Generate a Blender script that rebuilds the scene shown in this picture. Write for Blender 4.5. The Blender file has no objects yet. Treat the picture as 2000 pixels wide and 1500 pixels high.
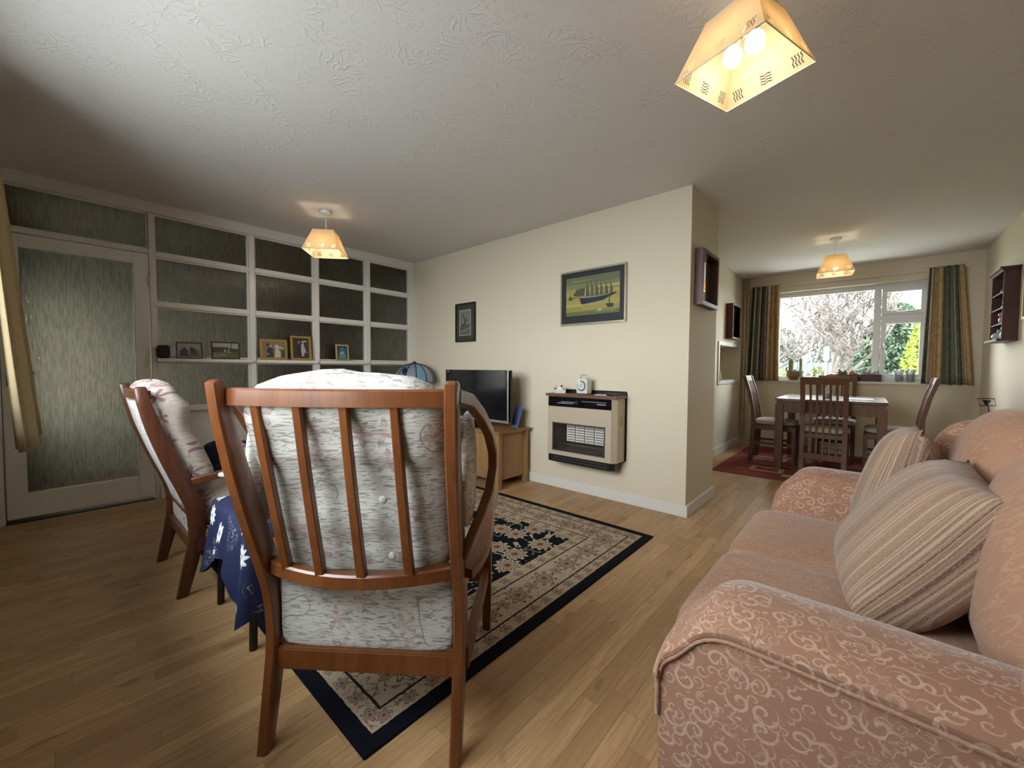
import bpy, bmesh, math, random
import numpy as np
from mathutils import Vector, Matrix
random.seed(7); np.random.seed(7)
sc = bpy.context.scene
COL = sc.collection
pi = math.pi

# ------------------------------------------------------------------ camera
F_PX, YAW, PITCH, ROLL, CAM_H = 790.51, 0.7229, -0.0392, 0.0053, 1.0687
fw = Vector((-math.sin(YAW)*math.cos(PITCH), math.cos(YAW)*math.cos(PITCH), math.sin(PITCH)))
rt = Vector((math.cos(YAW), math.sin(YAW), 0)); up = rt.cross(fw)
rt, up = rt*math.cos(ROLL)+up*math.sin(ROLL), -rt*math.sin(ROLL)+up*math.cos(ROLL)
cam = bpy.data.objects.new('camera', bpy.data.cameras.new('camera')); COL.objects.link(cam)
R3 = Matrix((rt, up, -fw)).transposed()
cam.matrix_world = Matrix.Translation((0, 0, CAM_H)) @ R3.to_4x4()
cam.data.sensor_fit = 'HORIZONTAL'; cam.data.sensor_width = 36; cam.data.lens = F_PX*36/2000
cam.data.clip_start = 0.02; cam.data.clip_end = 200
sc.camera = cam
# ------------------------------------------------------------------ world, exposure
SKY = 15.0
world = bpy.data.worlds.new('overcast_sky'); sc.world = world; world.use_nodes = True
wn = world.node_tree; bg = wn.nodes['Background']
tc = wn.nodes.new('ShaderNodeTexCoord'); sx = wn.nodes.new('ShaderNodeSeparateXYZ')
wn.links.new(tc.outputs['Generated'], sx.inputs[0])
rp = wn.nodes.new('ShaderNodeValToRGB'); wn.links.new(sx.outputs[2], rp.inputs[0])
rp.color_ramp.elements[0].position = 0.0; rp.color_ramp.elements[0].color = (0.93, 0.96, 1, 1)
rp.color_ramp.elements[1].position = 0.9; rp.color_ramp.elements[1].color = (0.82, 0.91, 1, 1)
wn.links.new(rp.outputs[0], bg.inputs[0]); bg.inputs[1].default_value = SKY
sc.view_settings.view_transform = 'Standard'; sc.view_settings.look = 'None'
sc.view_settings.gamma = 1; sc.view_settings.use_curve_mapping = False
sc.view_settings.exposure = 0.20
LAMP_W = 2.8
def portal(name, loc, rot, w, h):
    l = bpy.data.lights.new(name, 'AREA'); l.shape = 'RECTANGLE'; l.size = w; l.size_y = h
    l.cycles.is_portal = True
    o = bpy.data.objects.new(name, l); COL.objects.link(o); o.location = loc; o.rotation_euler = rot
portal('window_portal', (-0.24, 6.84, 1.52), (-pi/2, 0, 0), 1.54, 1.2)
portal('window_portal', (-1.6, -0.53, 1.56), (pi/2, 0, 0), 2.1, 1.22)
portal('window_portal', (-5.05, -0.50, 1.2), (pi/2, 0, 0), 0.62, 1.2)
cy = sc.cycles
cy.max_bounces = 6; cy.diffuse_bounces = 3; cy.glossy_bounces = 2; cy.transmission_bounces = 6
cy.caustics_reflective = False; cy.caustics_refractive = False
cy.sample_clamp_indirect = 6.0; cy.blur_glossy = 1.0
cy.use_denoising = True; cy.adaptive_threshold = 0.04; cy.adaptive_min_samples = 16

# room numbers (metres, camera at the origin)
H = 2.36; XP = -4.278; YH = 2.995; XC = -0.967; YB = 3.655; XD = -1.402; YW = 6.588; XR = 0.899; YF = -0.30

# ------------------------------------------------------------------ node helpers
class S:
    def __init__(s, M, k): s.M, s.k = M, k
    def __add__(s, o): return s.M.mt('ADD', s, o)
    __radd__ = __add__
    def __sub__(s, o): return s.M.mt('SUBTRACT', s, o)
    def __rsub__(s, o): return s.M.mt('SUBTRACT', o, s)
    def __mul__(s, o): return s.M.mt('MULTIPLY', s, o)
    __rmul__ = __mul__
    def __truediv__(s, o): return s.M.mt('DIVIDE', s, o)
    def lt(s, o): return s.M.mt('LESS_THAN', s, o)
    def gt(s, o): return s.M.mt('GREATER_THAN', s, o)
    def abs(s): return s.M.mt('ABSOLUTE', s)
    def inv(s): return s.M.mt('SUBTRACT', 1.0, s)
class Mt:
    def __init__(s, name, color=(.8, .8, .8), rough=.5, **kw):
        s.m = bpy.data.materials.new(name); s.m.use_nodes = True; s.nt = s.m.node_tree
        s.b = s.nt.nodes['Principled BSDF']; s.out = s.nt.nodes['Material Output']
        s.set('Base Color', color); s.set('Roughness', rough)
        for k, v in kw.items(): s.set(k.replace('_', ' '), v)
    def put(s, sock, v):
        if isinstance(v, S): v = v.k
        if isinstance(v, bpy.types.NodeSocket): s.nt.links.new(v, sock)
        else:
            if isinstance(v, (tuple, list)) and len(v) == 3 and sock.type == 'RGBA': v = (*v, 1)
            sock.default_value = v
    def set(s, k, v): s.put(s.b.inputs[k], v); return s
    def mt(s, op, *a):
        n = s.nt.nodes.new('ShaderNodeMath'); n.operation = op
        for i, v in enumerate(a): s.put(n.inputs[i], v)
        return S(s, n.outputs[0])
    def min(s, a, b): return s.mt('MINIMUM', a, b)
    def max(s, a, b): return s.mt('MAXIMUM', a, b)
    def sin(s, a): return s.mt('SINE', a)
    def ss(s, x, a, b):
        n = s.nt.nodes.new('ShaderNodeMapRange'); n.interpolation_type = 'SMOOTHSTEP'
        s.put(n.inputs[0], x); n.inputs[1].default_value = a; n.inputs[2].default_value = b
        return S(s, n.outputs[0])
    def coord(s, kind='Object'):
        if kind == 'World': n = s.nt.nodes.new('ShaderNodeNewGeometry'); return n.outputs['Position']
        n = s.nt.nodes.new('ShaderNodeTexCoord'); return n.outputs[kind]
    def xyz(s, vec):
        n = s.nt.nodes.new('ShaderNodeSeparateXYZ'); s.put(n.inputs[0], vec)
        return S(s, n.outputs[0]), S(s, n.outputs[1]), S(s, n.outputs[2])
    def vec(s, x, y, z=0.0):
        n = s.nt.nodes.new('ShaderNodeCombineXYZ')
        for i, v in enumerate((x, y, z)): s.put(n.inputs[i], v)
        return n.outputs[0]
    def mapv(s, vec, scale=(1, 1, 1), loc=(0, 0, 0)):
        n = s.nt.nodes.new('ShaderNodeMapping'); s.put(n.inputs[0], vec)
        n.inputs['Scale'].default_value = scale; n.inputs['Location'].default_value = loc
        return n.outputs[0]
    def noise(s, vec, scale=5, detail=3, rough=.5, dist=0, dim='3D'):
        n = s.nt.nodes.new('ShaderNodeTexNoise'); n.noise_dimensions = dim; s.put(n.inputs['Vector'], vec)
        s.put(n.inputs['Scale'], scale); n.inputs['Detail'].default_value = detail
        n.inputs['Roughness'].default_value = rough; n.inputs['Distortion'].default_value = dist
        return S(s, n.outputs[0])
    def vor(s, vec, scale, rnd=1.0, feat='F1', dim='2D'):
        n = s.nt.nodes.new('ShaderNodeTexVoronoi'); n.voronoi_dimensions = dim; n.feature = feat
        s.put(n.inputs['Vector'], vec); n.inputs['Scale'].default_value = scale; n.inputs['Randomness'].default_value = rnd
        return n
    def rnd(s):
        a = s.nt.nodes.new('ShaderNodeObjectInfo'); b = s.nt.nodes.new('ShaderNodeNewGeometry')
        return s.mt('FRACT', S(s, a.outputs['Random'])*7.31 + S(s, b.outputs['Random Per Island'])*5.17)
    def mix(s, f, a, b):
        n = s.nt.nodes.new('ShaderNodeMix'); n.data_type = 'RGBA'
        s.put(n.inputs[0], f); s.put(n.inputs[6], a); s.put(n.inputs[7], b)
        return n.outputs[2]
    def ramp(s, f, stops, const=False):
        n = s.nt.nodes.new('ShaderNodeValToRGB'); s.put(n.inputs[0], f)
        cr = n.color_ramp
        if const: cr.interpolation = 'CONSTANT'
        while len(cr.elements) < len(stops): cr.elements.new(.5)
        for e, (p, c) in zip(cr.elements, stops): e.position = p; e.color = (*c, 1)
        return n.outputs[0]
    def bump(s, h, strength=.3, dist=.01):
        n = s.nt.nodes.new('ShaderNodeBump'); s.put(n.inputs['Height'], h)
        n.inputs['Strength'].default_value = strength; n.inputs['Distance'].default_value = dist
        s.nt.links.new(n.outputs[0], s.b.inputs['Normal']); return s
    def flower(s, x, y, R, n, ph=0.0, lo=.6):
        r = s.mt('SQRT', x*x + y*y); th = s.mt('ARCTAN2', y, x)
        return r/((s.mt('COSINE', th*float(n)+ph)*(1-lo)+lo)*R), r

def plain(name, c, rough=.5, **kw): return Mt(name, c, rough, **kw).m
def wood(name, c1, c2, rough=.35, ax=2, sc_=1.0, coat=0.0, bump=.08):
    M = Mt(name, c1, rough); s = [14*sc_]*3; s[ax] = 1.3*sc_
    n = M.noise(M.mapv(M.coord(), s), 2.2, 5, .6, .6)
    s2 = [90*sc_]*3; s2[ax] = 4*sc_
    g = M.noise(M.mapv(M.coord(), s2), 2.0, 2, .5)
    f = M.ss(n*.75+g*.25, .3, .7)
    M.set('Base Color', M.mix(f, c1, c2)).set('Coat Weight', coat).set('Coat Roughness', .25)
    M.bump(g, bump, .002); return M.m

# ------------------------------------------------------------------ mesh helpers
class MB:
    def __init__(s): s.v = []; s.f = []; s.mi = []; s.cur = 0; s.uv = {}
    def add(s, vs, fs):
        o = len(s.v); s.v += [tuple(v) for v in vs]
        for f in fs: s.f.append(tuple(i+o for i in f)); s.mi.append(s.cur)
        return s
    def box(s, x0, x1, y0, y1, z0, z1):
        vs = [(x, y, z) for z in (z0, z1) for y in (y0, y1) for x in (x0, x1)]
        return s.add(vs, [(0, 2, 3, 1), (4, 5, 7, 6), (0, 1, 5, 4), (2, 6, 7, 3), (0, 4, 6, 2), (1, 3, 7, 5)])
    def loft(s, rings, cap=True, closed=True, loop=False):
        n = len(rings[0]); vs = [p for r in rings for p in r]; fs = []
        m = len(rings)
        for i in range(m if loop else m-1):
            for j in range(n if closed else n-1):
                a, b = i*n+j, i*n+(j+1) % n; c, d = ((i+1) % m)*n+(j+1) % n, ((i+1) % m)*n+j
                fs.append((a, b, c, d))
        if cap and closed and not loop:
            fs.append(tuple(range(n-1, -1, -1))); fs.append(tuple((m-1)*n+j for j in range(n)))
        return s.add(vs, fs)
    def prism(s, prof, ax, a, b):
        def P(u, v, w): return {0: (w, u, v), 1: (u, w, v), 2: (u, v, w)}[ax]
        return s.loft([[P(u, v, a) for u, v in prof], [P(u, v, b) for u, v in prof]])
    def tube(s, path, w, h=None, n=8, side=None, rect=False, loop=False):
        path = [Vector(p) for p in path]; m = len(path); rings = []
        prev = Vector(side) if side else None
        for i, p in enumerate(path):
            if loop: t = (path[(i+1) % m]-path[i-1]).normalized()
            else: t = (path[min(i+1, m-1)]-path[max(i-1, 0)]).normalized()
            if side: a = (Vector(side)-t*t.dot(Vector(side))).normalized()
            else:
                if prev is None: prev = Vector((0, 0, 1)) if abs(t.z) < .9 else Vector((1, 0, 0))
                a = (prev-t*t.dot(prev)).normalized(); prev = a
            b = t.cross(a)
            ww = w[i] if isinstance(w, (list, tuple)) else w
            hh = ww if h is None else (h[i] if isinstance(h, (list, tuple)) else h)
            if rect:
                c = .22
                q = [(-1+c, -1), (1-c, -1), (1, -1+c), (1, 1-c), (1-c, 1), (-1+c, 1), (-1, 1-c), (-1, -1+c)]
                rings.append([p+a*(x*ww)+b*(y*hh) for x, y in q])
            else:
                rings.append([p+a*(math.cos(k*2*pi/n)*ww)+b*(math.sin(k*2*pi/n)*hh) for k in range(n)])
        return s.loft(rings, loop=loop)
    def lathe(s, prof, n=20, c=(0, 0, 0)):
        rings = [[(c[0]+r*math.cos(k*2*pi/n), c[1]+r*math.sin(k*2*pi/n), c[2]+z) for k in range(n)] for r, z in prof]
        return s.loft(rings)
    def ball(s, c, r, n=12, m=8):
        r = r if isinstance(r, (tuple, list)) else (r, r, r)
        rings = [[(c[0]+r[0]*math.sin(t)*math.cos(k*2*pi/n), c[1]+r[1]*math.sin(t)*math.sin(k*2*pi/n), c[2]-r[2]*math.cos(t)) for k in range(n)]
                 for t in [max(.05, min(pi-.05, pi*i/m)) for i in range(m+1)]]
        return s.loft(rings)
    def build(s, name, mat, parent=None, smooth=False, bevel=0, seg=2, kind=None):
        me = bpy.data.meshes.new(name); me.from_pydata(s.v, [], s.f)
        mats = mat if isinstance(mat, (list, tuple)) else [mat]
        for m in mats: me.materials.append(m)
        if len(mats) > 1: me.polygons.foreach_set('material_index', s.mi)
        bm = bmesh.new(); bm.from_mesh(me); bmesh.ops.recalc_face_normals(bm, faces=bm.faces)
        if bevel:
            es = [e for e in bm.edges if len(e.link_faces) == 2 and e.calc_face_angle(0) > .5]
            bmesh.ops.bevel(bm, geom=es, offset=bevel, segments=seg, affect='EDGES', clamp_overlap=True)
        bm.to_mesh(me); bm.free()
        if smooth:
            me.polygons.foreach_set('use_smooth', [True]*len(me.polygons))
            if smooth is not True: me.set_sharp_from_angle(angle=smooth)
        return obj(name, me, parent, kind)
def obj(name, me, parent=None, kind=None):
    o = bpy.data.objects.new(name, me); COL.objects.link(o)
    if parent: o.parent = parent
    if kind: o['kind'] = kind
    return o
def softbox(c, sz, k=6, n=10, disp=None):
    """rounded, slightly puffed box; disp(u,v,w,p)->p"""
    M = MB(); idx = {}; vs = []; fs = []
    def key(p): return tuple(round(q, 5) for q in p)
    def vid(p):
        kk = key(p)
        if kk not in idx:
            idx[kk] = len(vs)
            l = sum(abs(q)**k for q in p)**(1/k)
            q = [a/l for a in p]
            P = [c[i]+q[i]*sz[i]/2 for i in range(3)]
            if disp: P = disp(q, P)
            vs.append(tuple(P))
        return idx[kk]
    g = [-1+2*i/n for i in range(n+1)]
    g = [math.sin(a*pi/2)*.35+a*.65 for a in g]
    for ax in range(3):
        for sg in (-1, 1):
            for i in range(n):
                for j in range(n):
                    q = []
                    for (a, b) in ((i, j), (i+1, j), (i+1, j+1), (i, j+1)):
                        p = [0, 0, 0]; p[ax] = sg; p[(ax+1) % 3] = g[a]; p[(ax+2) % 3] = g[b]; q.append(vid(p))
                    fs.append(tuple(q if sg > 0 else q[::-1]))
    M.add(vs, fs); return M
def tag(o, label, cat, group=None):
    o['label'] = label; o['category'] = cat
    if group: o['group'] = group
    return o
def thing(name, label, cat, loc=(0, 0, 0), rz=0, group=None):
    o = bpy.data.objects.new(name, None); COL.objects.link(o); o.empty_display_size = .05
    o.location = loc; o.rotation_euler = (0, 0, rz)
    return tag(o, label, cat, group)
def root(name, kind='structure', loc=(0, 0, 0)):
    o = bpy.data.objects.new(name, None); COL.objects.link(o); o.empty_display_size = .05; o.location = loc
    o['kind'] = kind; return o
def copy_tree(o, parent=None):
    c = o.copy(); COL.objects.link(c); c.parent = parent
    for ch in list(o.children): copy_tree(ch, c)
    return c
def box(name, mat, b, parent=None, bevel=0, kind=None):
    return MB().box(*b).build(name, mat, parent, bevel=bevel, kind=kind)
def interp(z, tab):
    for (a, fa), (b, fb) in zip(tab, tab[1:]):
        if z <= b: return fa+(fb-fa)*(z-a)/(b-a)
    return tab[-1][1]

# ------------------------------------------------------------------ materials
M = Mt('cream_wall_paint', (.80, .72, .52), .75)
n = M.noise(M.coord('World'), 3, 1)
M.set('Base Color', M.mix(n, (.72, .64, .49), (.745, .665, .515))); CREAM = M.m
M = Mt('artex_ceiling', (.81, .78, .75), .8)
P = M.coord('World')
cell = M.vor(P, 6.5, 1.0, 'F1', '2D')
px, py, pz = M.xyz(P); cx, cy_, cz = M.xyz(cell.outputs['Position'])
wx = M.noise(P, 14, 1, .5, 0, '2D')
rr = S(M, cell.outputs['Distance'])
fan = M.ss(M.sin(M.mt('ARCTAN2', py-cy_, px-cx)*9.0 + wx*16.0 + rr*6.0), .35, 1.0) * M.ss(M.noise(P, 5.0, 1, .6, 0, '2D'), .52, .62)
blob = M.ss(M.noise(P, 60, 2, .65, 1.6, '2D'), .62, .72)
M.bump(fan*.6+blob*.55, .55, .0034); CEIL = M.m
GLOSSW = plain('white_gloss_paint', (.74, .71, .66), .32)
M = Mt('white_painted_trim', (.76, .74, .69), .4); TRIM = M.m
M = Mt('laminate_strip', (.4, .25, .14), .36)
P = M.coord('World'); R_ = M.rnd()
px, py, pz = M.xyz(P); v = M.vec(px+R_*31.0, py+R_*57.0, 0.0)
g = M.noise(M.mapv(v, (42, 2.2, 1)), 1.0, 3, .66, .8, '2D'); g2 = M.noise(M.mapv(v, (190, 7, 1)), 1.0, 1, .5, 0, '2D')
knot = M.ss(M.noise(M.mapv(v, (16, 6, 1)), 1.0, 0, .5, 0, '2D'), .80, .86)
base = M.mix(R_, (.43, .25, .115), (.60, .375, .185))
c = M.mix(M.ss(g*.7+g2*.3, .36, .66), M.mix(.55, base, (.31, .17, .075)), base)
M.set('Base Color', M.mix(knot*.5, c, (.20, .11, .06))); M.set('Roughness', M.ss(g, .2, .8)*.14+.36); M.set('Specular IOR Level', .35)
M.bump(M.noise(M.mapv(P, (6, 30, 1)), 1.0, 1, .5, 0, '2D'), .12, .003); PLANK = M.m
CHERRY_SHADED = wood('shaded_red_brown_wood', (.115, .036, .016), (.075, .023, .010), .32, 2, 1.0, .4)  # shaded copy of the armchair wood: backlit darkness put into the colour
CHERRY = wood('red_brown_polished_wood', (.185, .060, .016), (.12, .036, .010), .30, 2, 1.0, .45)
MAHOG = wood('dark_mahogany', (.085, .024, .015), (.05, .014, .009), .45, 2, 1.0, .08)
OAK = wood('golden_oak', (.38, .21, .085), (.29, .15, .055), .45, 2, .8)
OAKTOP = wood('golden_oak_top', (.34, .18, .07), (.26, .13, .048), .4, 0, .8)
DARKOAK = wood('dark_stained_oak', (.165, .07, .031), (.105, .043, .019), .5, 2, 1.0, .05)
DARKOAKX = wood('dark_stained_oak_top', (.165, .07, .031), (.115, .045, .02), .24, 0, 1.0, .4)
BLACK = plain('black_plastic', (.012, .012, .014), .35); BLACKG = plain('black_gloss', (.006, .006, .008), .08)
SILVER = plain('silver_trim', (.62, .62, .62), .3, Metallic=.8)
CHROME = plain('chrome', (.8, .8, .8), .12, Metallic=1.0)
GOLD = plain('gilt_frame', (.50, .33, .10), .33, Metallic=.75)
BRASS = plain('dull_brass', (.40, .32, .16), .4, Metallic=.7)
BEIGE = plain('beige_enamel', (.52, .43, .32), .4)
WHITEP = plain('white_plastic', (.80, .80, .78), .35)
def floral(name, c0, c1, dark, seed, petal=(.40, .21, .19), big=9.0, op=.22):
    M = Mt(name, c0, .9); P = M.coord(); x, y, z = M.xyz(P)
    v = M.vec(x+y*.8+seed, z, 0.0)
    t = M.noise(M.mapv(M.vec(x+y*.8+seed, y*.2, z), (34, 34, 210)), 1.0, 4, .62, .5)
    thr = M.ss(t, .50, .60)
    col = M.mix(thr*.88, c0, dark)
    col = M.mix(M.ss(M.noise(v, 9, 2), .4, .7)*.35, col, c1)
    vn = M.noise(v, 4.2, 1, .4); vine = M.ss((M.mt('FRACT', vn*4.0)-.5).abs(), .022, .006)*M.ss(M.noise(v, 6.5, 0), .46, .52)
    col = M.mix(vine*.75, col, (.20, .19, .17))
    vo = M.vor(v, big, .85); a, b, _ = M.xyz(vo.outputs['Position'])
    r1, _, _ = M.xyz(vo.outputs['Color']); vx, vy, _ = M.xyz(v)
    q, r = M.flower(vx-a, vy-b, .036, 5, r1*6.28, .55); q = q+M.noise(v, 60, 2)*.7-.35
    keep = r1.gt(.42)
    col = M.mix(M.ss(q, 1.05, .85)*keep*(M.ss(t, .36, .60)*.5+op), col, petal)
    col = M.mix(M.ss(q, .78, .95)*M.ss(q, 1.12, .98)*keep*.6, col, (.22, .13, .12))
    M.set('Base Color', col); M.bump(t, .55, .004); M.set('Sheen Weight', .15); return M.m
FABRIC = floral('floral_jacquard', (.58, .56, .505), (.51, .485, .43), (.20, .187, .17), 0.0)
FABRIC2 = floral('floral_cotton_print', (.55, .48, .41), (.48, .40, .34), (.40, .335, .285), 3.3, (.30, .15, .17), 11.0, .85)
def damask(name, c0, c1, amt):
    M = Mt(name, c0, .85); P = M.coord()
    x, y, z = M.xyz(P)
    def curl(scale, k, off):
        vo = M.vor(M.mapv(P, (1, 1, 1), (off, off, off)), scale, .9, 'F1', '3D'); a, b, c = M.xyz(vo.outputs['Position']); r1, _, _ = M.xyz(vo.outputs['Color'])
        dx, dy, dz = x+off-a, y+off-b, z+off-c; e1 = dx; e2 = dz+dy
        r = M.mt('SQRT', e1*e1+e2*e2); th = M.mt('ARCTAN2', e2, e1)/6.2832
        ph = (M.mt('FRACT', th*(M.mt('ROUND', r1)*2.0-1.0)+r*k+r1*3.0)-.5).abs()
        return M.ss(ph, .17, .10)*M.ss(r, .9/scale*.62, .9/scale*.5)
    l1 = M.max(curl(22.0, 52.0, 0.0), curl(38.0, 80.0, 3.3)*.8)
    w2 = M.noise(P, 48, 1, .4, 1.2); l2 = M.ss((M.mt('FRACT', w2*3.0)-.5).abs(), .11, .05)
    reg = M.ss(M.noise(P, 9, 1), .36, .46)
    f = M.max(l1*reg, l2*reg.inv()); th = M.noise(P, 420, 1)
    f = f*(th*.9+.45)
    base = M.mix(M.noise(P, 3.0, 2), c0, tuple(a*.82 for a in c0))
    M.set('Base Color', M.mix(f*amt, base, c1)); M.set('Sheen Weight', .35); M.set('Sheen Roughness', .35)
    M.bump(f*.6+th*.5, .35, .003); return M.m
DAMASK = damask('rose_damask_weave', (.40, .205, .132), (.62, .44, .315), .78)
VELVET = damask('rose_velvet_pile', (.47, .255, .16), (.62, .40, .28), .38)
M = Mt('striped_chenille', (.5, .35, .25), .9); P = M.coord(); x, y, z = M.xyz(P)
wob = x - z + M.noise(P, 9, 1)*.0012
n1 = M.noise(M.vec(wob, 0.0, 0.0), 55, 0, .5); n3 = M.noise(M.vec(wob+3.0, 0.0, 0.0), 210, 1, .6)
def band(f, k): return M.mt('FRACT', M.sin(M.mt('FLOOR', wob*f+.37)*12.9898+k)*437.58)
wn_ = band(85.0, .0); w3 = band(300.0, 1.7)
col = M.ramp(wn_, [(.0, (.40, .275, .175)), (.25, (.34, .225, .145)), (.5, (.45, .325, .21)), (.75, (.37, .235, .155))], const=True)
col = M.mix(w3.gt(.60)*.85, col, (.31, .185, .13)); col = M.mix(w3.lt(.10), col, (.17, .085, .065)); col = M.mix((w3-.35).abs().lt(.06), col, (.50, .37, .25))
nub = M.noise(M.mapv(M.vec(wob, y, z), (420, 150, 150)), 1.0, 2)
col = M.mix(M.ss(n3, .55, .64)*.55, col, (.19, .10, .075)); col = M.mix(M.ss(nub, .55, .65)*.35, col, (.54, .42, .31))
n1 = wn_*.5+nub*.8
M.set('Base Color', col); M.set('Sheen Weight', .25); M.bump(n3*.7+n1*.8+M.noise(P, 300, 1)*.3, .6, .004); STRIPE = M.m
def flower_navy():
    M = Mt('navy_cloth_white_flowers', (.006, .012, .058), .75); x, y, z = M.xyz(M.coord())
    v = M.vec(x+y, z+y*.2, 0.0); vx, vy, _ = M.xyz(v)
    vo = M.vor(v, 7.5, .9); a, b, _ = M.xyz(vo.outputs['Position']); r1, r2, _ = M.xyz(vo.outputs['Color'])
    q, r = M.flower(vx-a, vy-b, .045, 9, r1*6.0, .82); big = r1.gt(.62)
    wh = M.ss(q, 1.0, .9)*big
    lf = M.noise(v, 22, 1, .5, 2.0); line = M.ss((M.mt('FRACT', lf*3.0)-.5).abs(), .05, .02)*M.ss(M.noise(v, 7, 0), .60, .66)
    dots = M.vor(v, 16, .9); dd = M.ss(S(M, dots.outputs['Distance']), .17, .13)*S(M, M.xyz(dots.outputs['Color'])[0].k).gt(.86)
    col = M.mix(M.max(M.max(wh, line*.6), dd), (.006, .012, .058), (.74, .74, .76))
    col = M.mix(M.ss(r, .012, .008)*big, col, (.35, .3, .3)); M.set('Base Color', col); return M.m
NAVY = flower_navy()
def curtain_mat(name, gold=False):
    M = Mt(name, (.4, .3, .15), .8); u, v, _ = M.xyz(M.coord('UV')); P = M.coord()
    f = M.mt('FRACT', u)
    st = [(0, (.055, .07, .05)), (.10, (.52, .45, .32)), (.12, (.14, .165, .12)), (.25, (.55, .48, .35)), (.27, (.06, .075, .055)), (.40, (.60, .52, .38)),
          (.43, (.30, .18, .12)), (.50, (.60, .52, .38)), (.53, (.46, .30, .12)), (.66, (.38, .24, .10)), (.70, (.50, .34, .15)), (.80, (.60, .52, .38)), (.83, (.13, .16, .12))]
    if gold: st = [(0, (.34, .25, .12)), (.3, (.27, .19, .09)), (.42, (.38, .30, .17)), (.75, (.30, .22, .10)), (.90, (.09, .09, .055))]
    col = M.ramp(f, st, const=True); nz = M.noise(P, 26, 3, .6, .8)
    col = M.mix(M.ss(nz, .45, .62)*.45, col, (.38, .27, .14) if gold else (.20, .16, .10))
    M.set('Base Color', col); M.set('Subsurface Weight', 0.0); M.bump(nz, .2, .003); return M.m
CURT = curtain_mat('striped_curtain_fabric'); CURTG = curtain_mat('gold_leaf_curtain_fabric', True)
def obscure(name, tint, rough):
    M = Mt(name, tint, rough); M.set('Transmission Weight', 1.0); M.set('IOR', 1.46)
    P = M.coord('World'); a = M.noise(M.mapv(P, (1, 95, 13)), 1.0, 2, .65, .5)
    M.set('Base Color', M.mix(M.ss(a, .35, .65), tuple(q*.72 for q in tint), tint)); M.bump(a, .55, .007); return M.m
OBSC = obscure('obscure_glass', (.80, .79, .68), .20)
M = Mt('clear_glass'); tr = M.nt.nodes.new('ShaderNodeBsdfTransparent'); gl = M.nt.nodes.new('ShaderNodeBsdfGlossy'); gl.inputs['Roughness'].default_value = .02
tr.inputs[0].default_value = (.97, .98, .97, 1)
fr = M.nt.nodes.new('ShaderNodeFresnel'); fr.inputs[0].default_value = 1.12; mx = M.nt.nodes.new('ShaderNodeMixShader')
M.nt.links.new(fr.outputs[0], mx.inputs[0]); M.nt.links.new(tr.outputs[0], mx.inputs[1]); M.nt.links.new(gl.outputs[0], mx.inputs[2]); M.nt.links.new(mx.outputs[0], M.out.inputs[0])
GLASS = M.m
MIRROR = plain('mirror_glass', (.72, .74, .70), .03, Metallic=1.0)
_flat = {}
def flat(c, rough=.6):
    k = tuple(round(a, 3) for a in c)
    if k not in _flat: _flat[k] = plain('print_ink', c, rough)
    return _flat[k]

# ------------------------------------------------------------------ room shell
fl = box('floor', plain('subfloor', (.10, .06, .035), .9), (-5.75, 1.0, -.55, 6.85, -.10, -.0085), kind='structure')
W_ = .0655
strips = []
xs = XP; k = 0
while xs < XR-.001:
    x1 = min(xs+W_, XR); y = YF-random.random()*.45
    while y < YW:
        L = random.choice((.30, .38, .45, .52)); a, b = max(y, YF), min(y+L, YW); y += L
        if xs < XD-.01: b = min(b, YH)
        if xs < XC-.01 and xs >= XD-.07: pass
        if b-a > .02: strips.append((xs, x1, a, b))
    xs = x1
def dist_key(q):
    x, y = (q[0]+q[1])/2, (q[2]+q[3])/2
    d = Vector((x, y, -CAM_H)); z = d.dot(fw)
    if z < .3: return 9e9
    u, w = 1000+F_PX*d.dot(rt)/z, 750-F_PX*d.dot(up)/z
    if not (-20 < u < 2020 and w < 1540): return 9e9
    if -.36 < x and .78 < y < 2.35: return 9e9
    if -3.85 < x < -1.02 and .58 < y < 2.47: return 9e9
    return d.length
strips.sort(key=dist_key)
meshes = {}
def strip_mesh(w, l):
    kk = (round(w, 3), round(l, 3))
    if kk not in meshes:
        g = .0004; me = bpy.data.meshes.new('plank'); m = MB().box(-w/2+g, w/2-g, -l/2+g, l/2-g, -.008, 0)
        me.from_pydata(m.v, [], m.f); me.materials.append(PLANK); meshes[kk] = me
    return meshes[kk]
rest = MB()
for i, (x0, x1, y0, y1) in enumerate(strips):
    if i < 300:
        o = obj('plank', strip_mesh(x1-x0, y1-y0), fl); o.location = ((x0+x1)/2, (y0+y1)/2, 0)
    else: rest.box(x0+.0004, x1-.0004, y0+.0004, y1-.0004, -.008, 0)
rest.build('plank_field', PLANK, fl, kind='stuff')
box('ceiling', CEIL, (-5.75, 1.05, -.55, 6.85, H, H+.12), kind='structure')
box('wall_back', CREAM, (XP-.12, XC, YH, YB, 0, H), kind='structure')
m = MB(); ny0, ny1, nz0, nz1 = 5.44, 6.47, .92, 1.37
x0, x1 = XD-.32, XD
m.box(x0, x1, YB, ny0, 0, H).box(x0, x1, ny1, YW+.26, 0, H).box(x0, x1, ny0, ny1, 0, nz0).box(x0, x1, ny0, ny1, nz1, H).box(x0-.02, x0+.06, ny0, ny1, nz0, nz1)
m.build('wall_dining', CREAM, kind='structure')
box('wall_right', CREAM, (XR, XR+.12, -.55, YW+.26, 0, H), kind='structure')
WX0, WX1, WZ0, WZ1 = -1.01, .53, .92, 2.115
m = MB(); m.box(XD-.3, WX0, YW, YW+.26, 0, H).box(WX1, XR+.1, YW, YW+.26, 0, H).box(WX0, WX1, YW, YW+.26, 0, WZ0).box(WX0, WX1, YW, YW+.26, WZ1, H)
m.build('wall_window', CREAM, kind='structure')
FX0, FX1, FZ0, FZ1 = -2.65, -.55, .95, 2.17
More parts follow.
